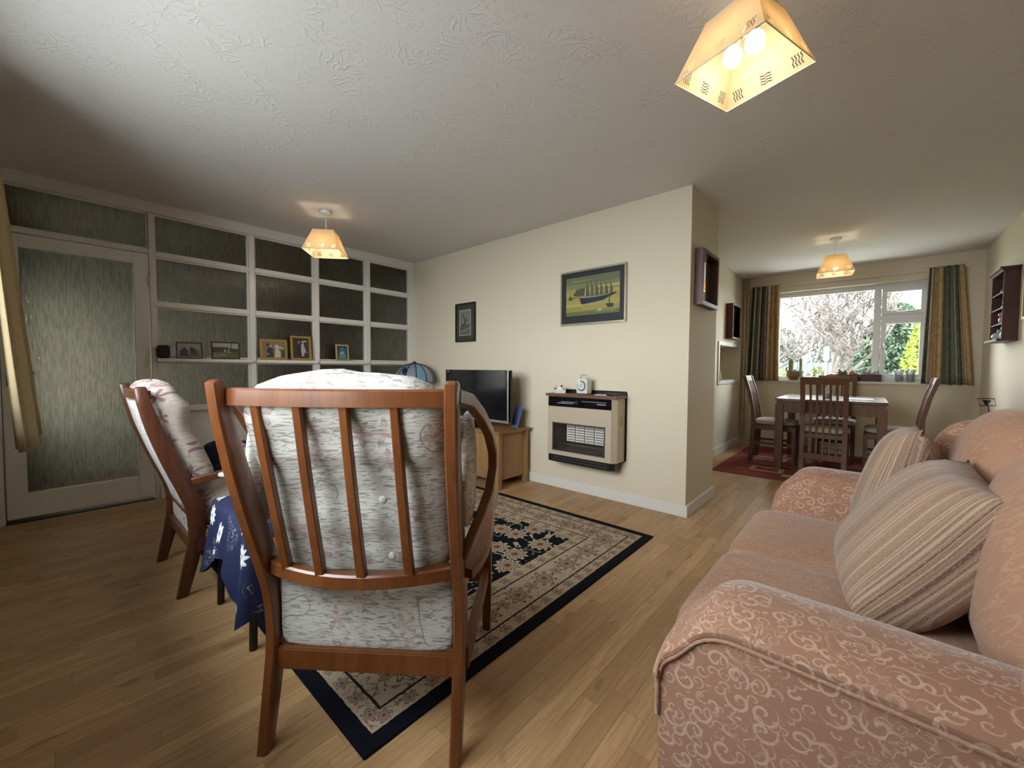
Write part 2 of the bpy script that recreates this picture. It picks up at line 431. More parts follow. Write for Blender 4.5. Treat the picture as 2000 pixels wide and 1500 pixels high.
m = MB(); m.box(XP-.1, FX0, YF-.23, YF, 0, H).box(FX1, XR+.1, YF-.23, YF, 0, H).box(FX0, FX1, YF-.23, YF, 0, FZ0).box(FX0, FX1, YF-.23, YF, FZ1, H)
m.build('wall_front', CREAM, kind='structure')
# hall behind the glazed partition
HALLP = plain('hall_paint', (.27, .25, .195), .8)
box('ceiling_hall_added', plain('hall_dimming_dark', (.16, .135, .09), .8), (-5.62, XP-.08, -.53, 3.3, 2.31, H), kind='structure')  # added lower dark ceiling, dims what shows through the upper panes
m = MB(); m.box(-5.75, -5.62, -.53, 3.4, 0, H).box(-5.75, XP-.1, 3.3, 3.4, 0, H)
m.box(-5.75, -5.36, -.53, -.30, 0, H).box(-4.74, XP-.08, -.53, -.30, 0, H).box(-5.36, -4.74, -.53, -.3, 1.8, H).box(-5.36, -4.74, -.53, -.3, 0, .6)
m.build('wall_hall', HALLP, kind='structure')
box('trim_1', plain('hall_dark_door', (.07, .04, .025), .5), (-5.62, -5.59, 1.9, 2.8, 0, 2.0), kind='structure')
# baseboards
def bb(name, b): box(name, TRIM, b, kind='structure', bevel=.003)
bb('baseboard_back', (XP+.03, XC+.017, YH-.017, YH, 0, .085)); bb('baseboard_pier', (XC, XC+.017, YH, YB, 0, .085))
bb('baseboard_dining', (XD, XD+.017, YB+.02, YW, 0, .10)); bb('baseboard_window', (XD+.02, XR, YW-.017, YW, 0, .10)); bb('baseboard_right', (XR-.017, XR, YF, YW-.02, 0, .09))

# ------------------------------------------------------------------ glazed partition
wl = root('wall_left')
xa, xb = XP-.075, XP+.0
cols = [(.521, .551), (1.207, 1.253), (1.785, 1.835), (2.345, 2.412), (2.925, YH)]
cols = [(.521, .552), (1.207, 1.253), (1.786, 1.832), (2.352, 2.404), (2.93, 2.995)]
rows = [.715, 1.122, 1.562, 1.955]          # rail centres
rh = .016
box('head_beam', GLOSSW, (xa, xb+.012, YF, YH, 2.275, H), wl, .003)
for (a, b) in cols: box('post', GLOSSW, (xa, xb+.004, a, b, 0, 2.275), wl, .003)
box('post', GLOSSW, (xa, xb+.004, YF, -.236, 0, 2.275), wl, .003)
box('transom', GLOSSW, (xa, xb, -.236, .521, 1.955, 1.987), wl, .003)
def bead(y0, y1, z0, z1, parent):
    w = .013
    for b in ((y0, y1, z0, z0+w), (y0, y1, z1-w, z1), (y0, y0+w, z0+w, z1-w), (y1-w, y1, z0+w, z1-w)):
        box('glazing_bead', GLOSSW, (XP-.045, XP-.016, *b), parent)
def pane(y0, y1, z0, z1, parent, m=OBSC): box('pane', m, (XP-.042, XP-.037, y0+.004, y1-.004, z0+.004, z1-.004), parent)
pane(-.236, .521, 1.987, 2.275, wl); bead(-.236, .521, 1.987, 2.275, wl)
for (a, b), (c, d) in zip(cols, cols[1:]):
    y0, y1 = b, c
    for i, z in enumerate(rows):
        if i == 1: box('display_ledge', GLOSSW, (xa, xb+.055, y0-.006, y1+.006, z-rh, z+rh*.7), wl, .003)
        else: box('rail', GLOSSW, (xa, xb+(.02 if i == 0 else .004), y0, y1, z-rh, z+rh), wl, .003)
    zz = rows+[2.275+rh]
    for z0, z1 in zip(zz, zz[1:]): pane(y0, y1, z0+rh, z1-rh, wl); bead(y0, y1, z0+rh, z1-rh, wl)
    box('lower_panel', TRIM, (XP-.06, XP-.03, y0, y1, 0, rows[0]-rh), wl)
bb('baseboard_left', (XP-.02, XP+.017, .552, YH-.02, 0, .12))
# door in the partition
d1 = root('door_1')
dy0, dy1, dz0, dz1 = -.228, .516, .032, 1.95
gy0, gy1, gz0, gz1 = -.135, .427, .198, 1.862
for nm, b in (('stile', (dy0, gy0, dz0, dz1)), ('stile', (gy1, dy1, dz0, dz1)), ('top_rail', (gy0, gy1, gz1, dz1)), ('bottom_rail', (gy0, gy1, dz0, gz0))):
    box(nm, GLOSSW, (XP-.045, XP-.003, *b), d1, .003)
box('pane', OBSC, (XP-.03, XP-.024, gy0-.01, gy1+.01, gz0-.01, gz1+.01), d1)
m = MB(); m.tube([(XP-.003, -.185, 1.02), (XP+.045, -.185, 1.02), (XP+.05, -.175, 1.02), (XP+.05, -.085, 1.02)], .009, n=8)
m.box(XP-.003, XP+.004, -.205, -.165, .93, 1.09); m.build('handle', plain('dark_bronze', (.03, .022, .018), .4, Metallic=.6), d1, True)
for z in (.25, 1.7): box('hinge', BRASS, (XP-.006, XP+.006, .510, .520, z, z+.08), d1)
box('trim_2', plain('threshold_gap', (.02, .014, .01), .8), (XP-.07, XP-.001, -.236, .521, -.008, .004), kind='structure')

# ------------------------------------------------------------------ dining window
w1 = root('window_1'); UPVC = plain('white_upvc', (.82, .84, .86), .3)
yo0, yo1 = YW+.115, YW+.175
m = MB(); m.box(WX0, WX1, yo0, yo1, WZ0, WZ0+.055).box(WX0, WX1, yo0, yo1, WZ1-.06, WZ1).box(WX0, WX0+.055, yo0, yo1, WZ0+.055, WZ1-.06).box(WX1-.055, WX1, yo0, yo1, WZ0+.055, WZ1-.06)
m.build('outer_frame', UPVC, w1)
box('mullion', UPVC, (.018, .085, yo0-.002, yo1, WZ0+.055, WZ1-.06), w1, .004)
box('transom', UPVC, (.085, WX1-.055, yo0-.001, yo1, 1.675, 1.735), w1, .004)
def sash(x0, x1, z0, z1, w=.045):
    m = MB(); a, b = yo0-.018, yo1-.01
    m.box(x0, x1, a, b, z0, z0+w).box(x0, x1, a, b, z1-w, z1).box(x0, x0+w, a, b, z0+w, z1-w).box(x1-w, x1, a, b, z0+w, z1-w)
    s_ = m.build('sash', UPVC, w1, bevel=.004)
    box('pane', GLASS, (x0+w, x1-w, yo0+.02, yo0+.026, z0+w, z1-w), s_); return s_
s1 = sash(.09, WX1-.057, 1.737, WZ1-.062); s2 = sash(.09, WX1-.057, WZ0+.057, 1.673)
box('pane', GLASS, (WX0+.055, .018, yo0+.03, yo0+.036, WZ0+.055, WZ1-.06), w1)
m = MB(); m.box(.103, .123, yo0-.035, yo0-.018, 1.33, 1.40).tube([(.113, yo0-.04, 1.39), (.116, yo0-.05, 1.36), (.125, yo0-.05, 1.30)], .008, n=6); m.build('handle', WHITEP, s2, True)
m = MB(); m.tube([(.22, yo0-.035, 1.762), (.30, yo0-.045, 1.762), (.40, yo0-.04, 1.768)], .008, n=6); m.build('handle', WHITEP, s1, True)
box('sill', GLOSSW, (WX0-.02, WX1+.02, YW-.028, yo0, WZ0-.022, WZ0+.008), w1, .005)
box('curtain_batten', CREAM, (-1.31, .80, YW-.022, YW, 2.185, 2.225), w1, .003)
# front window, behind the camera
w2 = root('window_2'); a, b = YF-.16, YF-.10
m = MB(); m.box(FX0, FX1, a, b, FZ0, FZ0+.06).box(FX0, FX1, a, b, FZ1-.06, FZ1)
for x in (FX0, -2.0, -1.16, FX1-.06): m.box(x, x+.06, a, b, FZ0+.06, FZ1-.06)
m.build('outer_frame', UPVC, w2)
for x0, x1 in ((FX0+.06, -2.0), (-1.94, -1.16), (-1.10, FX1-.06)): box('pane', GLASS, (x0, x1, a+.025, a+.031, FZ0+.06, FZ1-.06), w2)
box('sill', GLOSSW, (FX0-.03, FX1+.03, YF-.10, YF+.06, FZ0-.03, FZ0), w2, .004)
# niche trim on the dining wall
n1_ = root('trim_3')
t = .045
for b in ((ny0-t, ny1+t, nz0-t*.9, nz0), (ny0-t, ny1+t, nz1, nz1+t), (ny0-t, ny0, nz0, nz1), (ny1, ny1+t, nz0, nz1)):
    box('niche_architrave', TRIM, (XD-.005, XD+.016, *b), n1_, .003)
box('niche_shelf', TRIM, (XD-.26, XD+.022, ny0, ny1, nz0-.012, nz0+.006), n1_)
# exterior ground
GRASS = Mt('winter_lawn', (.10, .14, .05), .95); GRASS.set('Base Color', GRASS.mix(GRASS.noise(GRASS.coord('World'), 6, 4), (.09, .13, .05), (.17, .17, .09))); 
box('ground_bounce', plain('pale_bounce_slab', (.50, .48, .44), .9), (-6, 6, YW+.3, 9.4, -.25, -.19), kind='structure')  # unseen pale slab, added to bounce daylight up onto the dining ceiling
box('ground_garden', GRASS.m, (-25, 25, YW+.3, 40, -.35, -.25), kind='structure')
box('ground_front', plain('pale_paving', (.36, .36, .35), .9), (-25, 25, -20, -.56, -.25, -.15), kind='structure')

# ================================================================== ARMCHAIRS
PROF = [(0, -.022), (.08, -.008), (.16, .006), (.25, .022), (.32, .028), (.40, .022), (.448, .014), (.52, -.010), (.604, -.040), (.68, -.066), (.756, -.089), (.82, -.108), (.88, -.122), (.955, -.138), (1.03, -.147)]
def fback(z): return interp(z, PROF)
def make_armchair(label, loc, rz, zs, slatted, fab, group):
    t = thing('armchair', label, 'armchair', loc, rz, group)
    Z = lambda z: z*zs
    WD = CHERRY if slatted else CHERRY_SHADED
    for sg in (-1, 1):
        rings = []
        for z, f in PROF:
            w = .016; dep = .042+.030*math.sin(min(1, z/1.03)*pi); so = .268+.017*(z/1.03)**2
            q = [(-w, 0), (w*.7, 0), (w, .006), (w, dep-.006), (w*.7, dep), (-w*.7, dep), (-w, dep-.006)]
            rings.append([(sg*(so+a), f+b, Z(z)) for a, b in [(-w*.7, 0), (w*.7, 0), (w, .008), (w, dep-.008), (w*.7, dep), (-w*.7, dep), (-w, dep-.008), (-w, .008)]])
        z, f = PROF[-1]
        rings.append([(sg*(.285+a*.7), f+.012+b*.6, Z(1.038)) for a, b in [(-.011, 0), (.011, 0), (.016, .008), (.016, .035), (.011, .043), (-.011, .043), (-.016, .035), (-.016, .008)]])
        MB().loft(rings).build('rear_post', WD, t, .6)
    def bow(z0, z1, f_end, depth, th, name, half=.272, n=14):
        rings = []
        for i in range(n+1):
            s = -half+2*half*i/n; f = f_end-depth*(1-(s/half)**2)
            rings.append([(s, f, Z(z0)), (s, f, Z(z1-.005)), (s, f+.005, Z(z1)), (s, f+th, Z(z1)), (s, f+th, Z(z0))])
        return MB().loft(rings).build(name, WD, t, .6)
    bow(.976, 1.018, -.118, .030, .028, 'top_rail'); bow(*((.496, .532, .022, .078) if slatted else (.385, .43, .030, .0)), .030, 'middle_rail')
    box('bottom_rail', WD, (-.262, .262, .034, .060, Z(.205), Z(.268)), t, .004)
    if slatted:
        for s in (-.192, -.081, .032, .150):
            path = []; ws = []
            for i in range(9):
                u = i/8; z = .515+u*.47
                fr_ = .022-.078*(1-(s/.272)**2)+.014; fe = -.118-.030*(1-(s/.272)**2)+.012
                path.append((s, fr_+(fe-fr_)*u - .004*math.sin(pi*u), Z(z))); ws.append(.0125-.002*u)
            MB().tube(path, ws, .010, rect=True, side=(1, 0, 0)).build('slat', WD, t, .6)
    else:
        g = []
        for i in range(13):
            z = .40+.56*i/12
            g.append([(-.252, fback(z)+.012, Z(z)), (-.1, fback(z)+.004, Z(z)), (.1, fback(z)+.004, Z(z)), (.252, fback(z)+.012, Z(z)), (.252, fback(z)+.03, Z(z)), (-.252, fback(z)+.03, Z(z))])
        MB().loft(g).build('back_panel', FABRIC, t, True)
    softbox((0, .062, Z(.388)), (.50, .03, Z(.245)), 10, 8).build('rear_panel', fab, t, True)
    softbox((0, .33, Z(.375)), (.50, .54, .17), 5, 12, lambda q, p: (p[0], p[1], p[2]+(.02*(1-q[0]**2)*(1-q[1]**2) if q[2] > 0 else 0))).build('seat_cushion', fab, t, True)
    # back cushion with rolled head and button channels
    nu, nv = 34, 40; rings = []
    def cush(u, a):
        # u 0..1 bottom to top ; a angle around
        z = .50+.50*u; s = math.cos(a); c = math.sin(a)
        bul = 1+.0*s
        th = interp(u, [(0, .055), (.12, .075), (.45, .068), (.62, .056), (.72, .072), (.86, .092), (1, .075)])
        ctr = interp(u, [(0, .085), (.2, .072), (.5, .022), (.7, -.018), (.86, -.026), (1, -.055)])
        half = interp(u, [(0, .225), (.1, .255), (.9, .262), (1, .238)])
        e = .42
        x = half*math.copysign(abs(s)**e, s); y = ctr+th*math.copysign(abs(c)**.62, c)
        btn = sum(math.exp(-(((x-bx)/.045)**2+((z-bz)/.05)**2)) for bx in (-.14, -.02, .09) for bz in (.565, .73, .90))
        ripple = .010*math.sin(x*36+1.2)*math.sin(u*pi)
        y -= math.copysign(1, c)*(.020*btn*abs(c)**.5) - ripple*(1 if c > 0 else -.6)
        if not slatted: pass
        if c < 0: y = max(y, fback(z)+.024+.006*math.sin(x*30)*abs(s) - .004)
        return (x, y, Z(z))
    for i in range(nv+1): rings.append([cush(i/nv, 2*pi*k/nu) for k in range(nu)])
    top = rings[-1]; cxm = sum(p[0] for p in top)/nu; cym = sum(p[1] for p in top)/nu
    for k_, (sh, dz) in enumerate(((.90, .030), (.70, .052), (.35, .062), (.05, .064))):
        rings.append([(cxm+(p[0]-cxm)*sh, cym+(p[1]-cym)*sh, Z(1.0+dz*(.92+.10*math.cos(p[0]*13+.8)+.05*math.sin(p[0]*31)))) for p in top])
    cb = MB().loft(rings).build('back_cushion', fab, t, True)
    if slatted:
        for bx, bz in ((-.115, .575), (.005, .56), (.098, .565), (.095, .735)):
            MB().ball((bx, fback(bz)+.021, Z(bz)), (.011, .006, .011), 10, 6).build('button', fab, cb, True)
    for sg in (-1, 1):
        if slatted:
            w = [(.290, -.10, 1.0), (.312, -.04, .985), (.330, .02, .945), (.346, .08, .89), (.354, .118, .83), (.354, .125, .78), (.346, .105, .715), (.326, .062, .655), (.305, .030, .605), (.288, .006, .56)]
            MB().tube([(sg*a, b, Z(c)) for a, b, c in w], .0125, .018, rect=True, side=(1, 0, 0)).build('wing_hoop', WD, t, .6)
            softbox((sg*.290, .055, Z(.79)), (.044, .15, Z(.32)), 2.4, 8).build('wing_pad', fab, t, True)
        ar = [(.290, .045, .500), (.304, .08, .508), (.317, .14, .518), (.321, .22, .53), (.316, .32, .545), (.306, .44, .556), (.305, .52, .562), (.311, .585, .556)]
        MB().tube([(sg*a, b, Z(c+(0 if slatted else .07))) for a, b, c in ar], [.018, .021, .022, .022, .022, .022, .023, .018], .016, rect=True, side=(1, 0, 0)).build('armrest', WD, t, .6)
        rings = [[(sg*(.285+a*k2), .545+b*k2-off, Z(z)) for a, b in ((-.019, -.019), (.019, -.019), (.019, .019), (-.019, .019))] for z, k2, off in ((0, .8, -.012), (.25, 1, 0), (.545 if slatted else .61, .9, 0))]
        MB().loft(rings).build('front_leg', WD, t, bevel=.004)
        box('side_rail', WD, (min(sg*.272, sg*.294), max(sg*.272, sg*.294), .06, .53, Z(.21), Z(.275)), t, .004)
    box('front_rail', WD, (-.27, .27, .53, .552, Z(.21), Z(.275)), t, .004)
    return t
ch1 = make_armchair('floral armchair with four slats seen from behind, nearest the camera', (-1.022, .531, 0), math.radians(38), 1.0, True, FABRIC, 'fireside armchairs')
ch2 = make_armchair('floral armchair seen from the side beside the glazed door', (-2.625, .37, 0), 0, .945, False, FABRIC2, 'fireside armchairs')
# things lying on the far armchair
m = softbox((0, 0, 0), (.10, .20, .035), 3, 8); o = m.build('arm_cover', FABRIC, None, True); o.location = (-2.295, .60, .558); tag(o, 'pale folded cloth lying on armrest of side-on armchair', 'cloth')
m = softbox((0, 0, 0), (.10, .26, .20), 3, 8, lambda q, p: (p[0], p[1], p[2]-.35*max(0, p[1])));
o = m.build('navy_cushion', NAVY, None, True); o.location = (-2.80, .66, .55); o.rotation_euler = (0, .25, 0); tag(o, 'navy patterned cushion tucked into side-on armchair seat', 'cushion')

# ================================================================== SIDE TABLE + CLOTH
st = thing('side_table', 'small dark-legged table hidden under navy flowered cloth', 'table', (-1.94, .71, 0))
EBON = plain('black_worn_legs', (.022, .024, .022), .5)
box('table_top', EBON, (-.25, .25, -.25, .25, .455, .475), st, .004)
for sx_ in (-1, 1):
    for sy_ in (-1, 1):
        MB().tube([(sx_*.224, sy_*.236, 0), (sx_*.222, sy_*.225, .455)], .014, n=10).build('leg', EBON, st, True)
for sy_ in (-1, 1): MB().tube([(-.222, sy_*.15, .22), (.222, sy_*.15, .22)], .010, n=8).build('stretcher', EBON, st, True)
rings = []; n = 96
def sq(a, r):
    c, s = math.cos(a), math.sin(a); k = max(abs(c), abs(s)); return c/k*r, s/k*r
def cloth_ring(r, f, dz):
    out = []
    for k in range(n):
        a = 2*pi*k/n; x, y = sq(a, r); c, s = math.cos(a), math.sin(a)
        corner = .5+.5*math.cos(min(pi, abs((a % (pi/2))-pi/4)/.70*pi))
        drop = (.175+.145*corner)*f
        fold = f*(.012*math.sin(a*14)+.022*math.sin(a*4+pi)*0+.012*corner*math.sin(a*22))
        o_ = 1+ (fold+.035*f)/.25
        out.append((x*o_, y*o_, .480+dz-drop))
    return out
rings = [cloth_ring(.002, 0, 0), cloth_ring(.12, 0, 0), cloth_ring(.235, 0, 0), cloth_ring(.252, .03, -.003)]+[cloth_ring(.258, f, -.006) for f in (.15, .3, .45, .6, .75, .9, 1.0)]
m = MB(); m.loft(rings, cap=False); cl = m.build('tablecloth', NAVY, None, True); cl.location = (-1.94, .71, 0)
tag(cl, 'navy cloth with white embroidered flowers draped over small table', 'tablecloth')

# ================================================================== RUGS
def rug_mat(a, b):
    M = Mt('oriental_rug_pile', (.5, .4, .3), .95); x, y, z = M.xyz(M.coord())
    wv = M.noise(M.coord(), 60, 1)*.006-.003
    dx = a-x.abs(); dy = b-y.abs(); d = M.min(dx, dy); sel = dx.lt(dy); al = x*sel.inv()+y*sel
    beige, dark, red, olive, navy = (.50, .375, .25), (.055, .032, .024), (.25, .05, .04), (.25, .195, .125), (.004, .005, .010)
    v = M.vec(x, y, 0.0)
    cream = (.55, .45, .33)
    base = M.mix(M.noise(v, 5, 2), beige, (.53, .405, .28))
    def rowf(col, dc, per, R, n, amt, off=0.0, altR=None):
        t = al/per+off; tt = (M.mt('FRACT', t)-.5)*per; dd = d-dc
        par = M.mt('FRACT', M.mt('FLOOR', t)*.5).gt(.25)
        q, r = M.flower(tt, dd, R, n, par*1.57+1.0, .80)
        q = q+M.noise(v, 70, 1)*.24-.12
        col = M.mix(M.ss(q, 1.12, 1.04)*amt, col, (.10, .065, .045))
        col = M.mix(M.ss(q, 1.0, .94)*amt, col, olive); col = M.mix(M.ss(q, .84, .78)*amt, col, cream)
        col = M.mix(M.ss((q-.62).abs(), .09, .05)*amt, col, dark)
        col = M.mix(M.ss(q, .50, .42)*amt, col, (.34, .19, .12)); col = M.mix(M.ss(q, .26, .20)*amt, col, red)
        return col
    def vines(col, scale, mult, th, c, f=1.0):
        nn = M.noise(v, scale, 1, .4, .6); l = M.ss((M.mt('FRACT', nn*mult)-.5).abs(), th, th*.55)
        return M.mix(l*f, col, c)
    inb = vines(base, 15, 3.0, .06, (.17, .11, .07), .85)
    inb = rowf(inb, .2075, .205, .064, 8, 1.0); inb = rowf(inb, .2075, .205, .034, 5, 1.0, .5)
    nb = vines(base, 26, 3.0, .07, (.17, .11, .07), .8); nb = rowf(nb, .085, .092, .027, 6, 1.0)
    nb3 = vines(base, 28, 3.0, .07, (.18, .11, .07), .7); nb3 = rowf(nb3, .335, .10, .029, 6, 1.0)
    vo = M.vor(v, 5.4, .55); ca, cb_, _ = M.xyz(vo.outputs['Position']); r1, _, _ = M.xyz(vo.outputs['Color'])
    fld = vines(navy, 8.0, 3.4, .085, (.50, .41, .29)); fld = vines(fld, 15, 2.0, .05, (.30, .24, .17), .7)
    q, r = M.flower(x-ca, y-cb_, .082, 10, r1*6.0, .86); q = q+M.noise(v, 55, 1)*.22-.11
    fld = M.mix(M.ss(q, 1.14, 1.08), fld, navy); fld = M.mix(M.ss(q, 1.0, .92), fld, (.52, .43, .30)); fld = M.mix(M.ss((q-.66).abs(), .07, .03), fld, dark)
    fld = M.mix(M.ss(q, .54, .48), fld, (.40, .26, .17)); fld = M.mix(M.ss(q, .30, .24), fld, red)
    dd = d+wv
    col = M.mix(dd.gt(.054), navy, nb); col = M.mix(dd.gt(.118), col, inb); col = M.mix(dd.gt(.297), col, nb3); col = M.mix(dd.gt(.372), col, fld)
    for c_, w in ((.118, .0045), (.297, .0045)): col = M.mix((dd-c_).abs().lt(w), col, (.025, .016, .014))
    for c_ in (.058, .368): col = M.mix((dd-c_).abs().lt(.004), col, (.50, .36, .24))
    pile = M.noise(M.coord(), 330, 1); M.set('Base Color', M.mix(pile*.30, col, (.012, .010, .010))); M.bump(pile, .5, .003); M.set('Specular IOR Level', .12); return M.m
RX0, RX1, RY0, RY1 = -3.90, -.996, .53, 2.50
m = softbox((0, 0, .004), (RX1-RX0, RY1-RY0, .008), 40, 6)
rg = MB().box(-(RX1-RX0)/2, (RX1-RX0)/2, -(RY1-RY0)/2, (RY1-RY0)/2, 0, .007).build('oriental_rug', rug_mat((RX1-RX0)/2, (RY1-RY0)/2), bevel=.003)
rg.location = ((RX0+RX1)/2, (RY0+RY1)/2, 0); tag(rg, 'black and beige oriental rug with floral border under armchairs', 'rug')
dr = thing('dining_rug', 'red rug with beige outlined rectangles under the dining table', 'rug', (-.27, 5.52, 0))
M = Mt('red_wool', (.20, .028, .022), .95); nz = M.noise(M.coord(), 300, 1); M.set('Base Color', M.mix(M.noise(M.coord(), 4, 2), (.185, .022, .018), (.25, .045, .035))); M.bump(nz, .5, .004)
hx, hy = .96, .925
MB().box(-hx, hx, -hy, hy, 0, .007).build('rug_pile', M.m, dr, bevel=.003)
BG = plain('beige_wool', (.40, .29, .19), .95); DR = plain('maroon_wool', (.08, .012, .012), .95)
def rring(cx_, cy2, w, h, mat):
    m = MB(); t_ = .045
    for b in ((-w, w, -h, -h+t_), (-w, w, h-t_, h), (-w, -w+t_, -h+t_, h-t_), (w-t_, w, -h+t_, h-t_)): m.box(cx_+b[0], cx_+b[1], cy2+b[2], cy2+b[3], .0065, .0082)
    m.build('rug_motif', mat, dr)
for i, (a, b, c, d) in enumerate(((-.52, -.52, .15, .12), (-.2, -.70, .16, .06), (.16, -.50, .2, .1), (-.62, .1, .2, .1), (.2, -.1, .22, .12), (-.3, .4, .2, .12), (.5, .45, .2, .12), (.6, -.6, .18, .1))):
    if i == 1: MB().box(a-c, a+c, b-d, b+d, .0065, .0082).build('rug_motif', BG, dr)
    else: rring(a, b, c, d, BG)
for (a, b, c, d) in ((-.66, -.42, .14, .012), (-.70, -.62, .10, .012), (-.5, -.25, .2, .012), (0, -.35, .3, .014), (.3, .2, .3, .014), (-.4, .15, .3, .012)):
    MB().box(a-c, a+c, b-d, b+d, .0065, .0080).build('rug_motif', plain('pink_wool', (.42, .14, .10), .95), dr)

# ================================================================== SOFA
SX0, SX1, SY0, SY1 = -.30, .52, .79, 2.33
so = thing('sofa', 'rose damask two-seat sofa with striped cushions, at right', 'sofa', (0, 0, 0))
softbox(((SX0+SX1)/2, (SY0+SY1)/2, .17), (SX1-SX0-.02, SY1-SY0-.03, .30), 14, 10).build('base', DAMASK, so, True)
def arm(y0, y1, name):
    sg = 1 if y0 < 1.5 else -1            # +1: outer side is low y
    yo, yi = (y0, y1) if sg > 0 else (y1, y0)
    HT = [(-.298, .495), (-.294, .520), (-.284, .536), (-.266, .552), (-.248, .575), (-.228, .600), (-.205, .616), (-.17, .624), (.0, .622), (.25, .614), (.5, .60)]
    rings = []; pip = []
    for i in range(31):
        x = -.298+.798*(i/30)**1.7; h = interp(x, HT); e = yo
        w = abs(yi-yo)
        pts = [(0, .03), (0, h-.12), (-.003, h-.06), (-.004, h-.040), (-.012, h-.034), (-.013, h-.024), (.012, h-.006), (.055, h+.007), (w*.48, h+.010), (w*.72, h), (w*.90, h-.028), (w, h-.08), (w, .10), (w, .03)]
        rings.append([(x, yo+sg*a, max(b, .03)) for a, b in pts]); pip.append((x, yo-sg*.006, h-.040))
    o = MB().loft(rings).build(name, DAMASK, so, .9)
    MB().tube(pip, .0055, n=6).build('piping', VELVET, o, True)
    fp = [(rings[0][k][0]-.002, rings[0][k][1], rings[0][k][2]) for k in range(1, len(rings[0])-1)]
    MB().tube(fp, .006, n=6).build('piping', VELVET, o, True)
    return o
arm(.79, 1.03, 'arm'); arm(2.09, 2.33, 'arm')
def seat_d(q, p):
    x, y, z = p
    if q[2] > 0: z += .018*(1-q[0]**2)*(1-q[1]**2) + .004*math.sin(y*95+x*6)*math.exp(-((y-1.56)/.10)**2)
    if q[0] < -.3: x -= .022*(1-q[2]**2)
    return (x, y, z)
softbox((-.035, 1.295, .375), (.63, .54, .165), 9, 18, seat_d).build('seat_cushion', VELVET, so, True)
softbox((-.035, 1.825, .375), (.63, .54, .165), 9, 18, seat_d).build('seat_cushion', VELVET, so, True)
softbox((.43, 1.56, .45), (.20, 1.54, .84), 5, 14, lambda q, p: (p[0]+.05*q[2], p[1], p[2]+.02*math.cos(q[1]*pi*1.0))).build('backrest', DAMASK, so, True)
def bc_d(q, p):
    x, y, z = p
    return (x+.10*(z-.62)+ (-.03*(1-q[1]**2)*(1-q[2]**2) if q[0] < 0 else 0), y, z+.03*(1-q[1]**2)*(1 if q[2] > 0 else 0))
softbox((.315, 1.295, .65), (.22, .55, .46), 3.2, 16, bc_d).build('back_cushion', VELVET, so, True)
softbox((.315, 1.835, .665), (.22, .54, .53), 3.0, 16, bc_d).build('back_cushion', VELVET, so, True)
for y in (.865, 2.255): softbox((.345, y, .58), (.35, .15, .62), 2.8, 12).build('back_wing', DAMASK, so, True)
for x in (-.27, .46):
    for y in (.85, 2.27): MB().lathe([(.02, 0), (.028, .03)], 12, (x, y, 0)).build('foot', MAHOG, so)
def pillow(name, label, loc, rot, size=.44, th=.10):
    n = 18; mb = MB()
    for sg in (-1, 1):
        vs = []; fs = []
        for i in range(n+1):
            for j in range(n+1):
                u, v = -1+2*i/n, -1+2*j/n
                pinch = 1-.10*(1-abs(u)**2)*abs(v)**6-.0; pv = 1-.10*(1-v*v)*abs(u)**6
                x, y = u*size/2*pv, v*size/2*pinch
                z = sg*th*((1-u**4)*(1-v**4))**.55*(1-.22*(u*u+v*v)*.5)
                vs.append((x, y, z))
        for i in range(n):
            for j in range(n):
                q = (i*(n+1)+j, (i+1)*(n+1)+j, (i+1)*(n+1)+j+1, i*(n+1)+j+1); fs.append(q if sg > 0 else q[::-1])
        mb.add(vs, fs)
    o = mb.build(name, STRIPE, None, True)
    bm = bmesh.new(); bm.from_mesh(o.data); bmesh.ops.remove_doubles(bm, verts=bm.verts, dist=1e-5); bm.to_mesh(o.data); bm.free()
    o.location = loc; o.rotation_euler = rot; return tag(o, label, 'cushion', 'striped scatter cushions')
def place(o, ex, ey, loc):
    ex = Vector(ex).normalized(); ey = Vector(ey); ey = (ey-ex*ex.dot(ey)).normalized(); ez = ex.cross(ey)
    o.matrix_world = Matrix.Translation(loc) @ Matrix((ex, ey, ez)).transposed().to_4x4()
p1 = pillow('scatter_cushion', 'striped cushion standing on sofa against far arm', (0, 0, 0), (0, 0, 0), .42, .085)
place(p1, (-.012, -.42, .025), (.12, .02, .40), (.072, 1.92, .678))
p2 = pillow('scatter_cushion', 'striped cushion leaning low on sofa beside near arm', (0, 0, 0), (0, 0, 0), .43, .12)
place(p2, (-.03, .40, .015), (.226, -.013, .33), (.106, 1.435, .640))
def rebase(o, loc):
    loc = Vector(loc); o.location = loc
    for ch in o.children: ch.location = ch.location-loc
rebase(so, (.11, 1.56, 0))

# ================================================================== TV, UNIT, LAMP
un = thing('tv_cabinet', 'golden oak low cabinet carrying the television', 'cabinet', (-2.94, 2.745, 0))
hx, hy = .55, .205
box('cabinet_top', OAKTOP, (-hx-.02, hx+.02, -hy-.02, hy+.01, .492, .515), un, .003)
for sx_ in (-1, 1):
    for sy_ in (-1, 1):
        a, b = (hx-.045)*sx_, (hy-.045)*sy_
        box('leg', OAK, (min(a, a+.045*sx_), max(a, a+.045*sx_), min(b, b+.045*sy_), max(b, b+.045*sy_), 0, .492), un, .003)
    box('side_panel', OAK, (sx_*(hx-.03)-.008, sx_*(hx-.03)+.008, -hy+.045, hy-.045, .075, .485), un)
box('back_panel', OAK, (-hx+.045, hx-.045, hy-.03, hy-.015, .075, .485), un); box('shelf', OAK, (-hx+.045, hx-.045, -hy+.02, hy-.02, .075, .095), un)
for sx_ in (-1, 1):
    d_ = box('door', OAK, (min(0.003*sx_, sx_*(hx-.047)), max(.003*sx_, sx_*(hx-.047)), -hy+.005, -hy+.025, .10, .485), un, .003)
    MB().ball((sx_*.05, -hy-.006, .32), .012).build('knob', BRASS, d_, True)
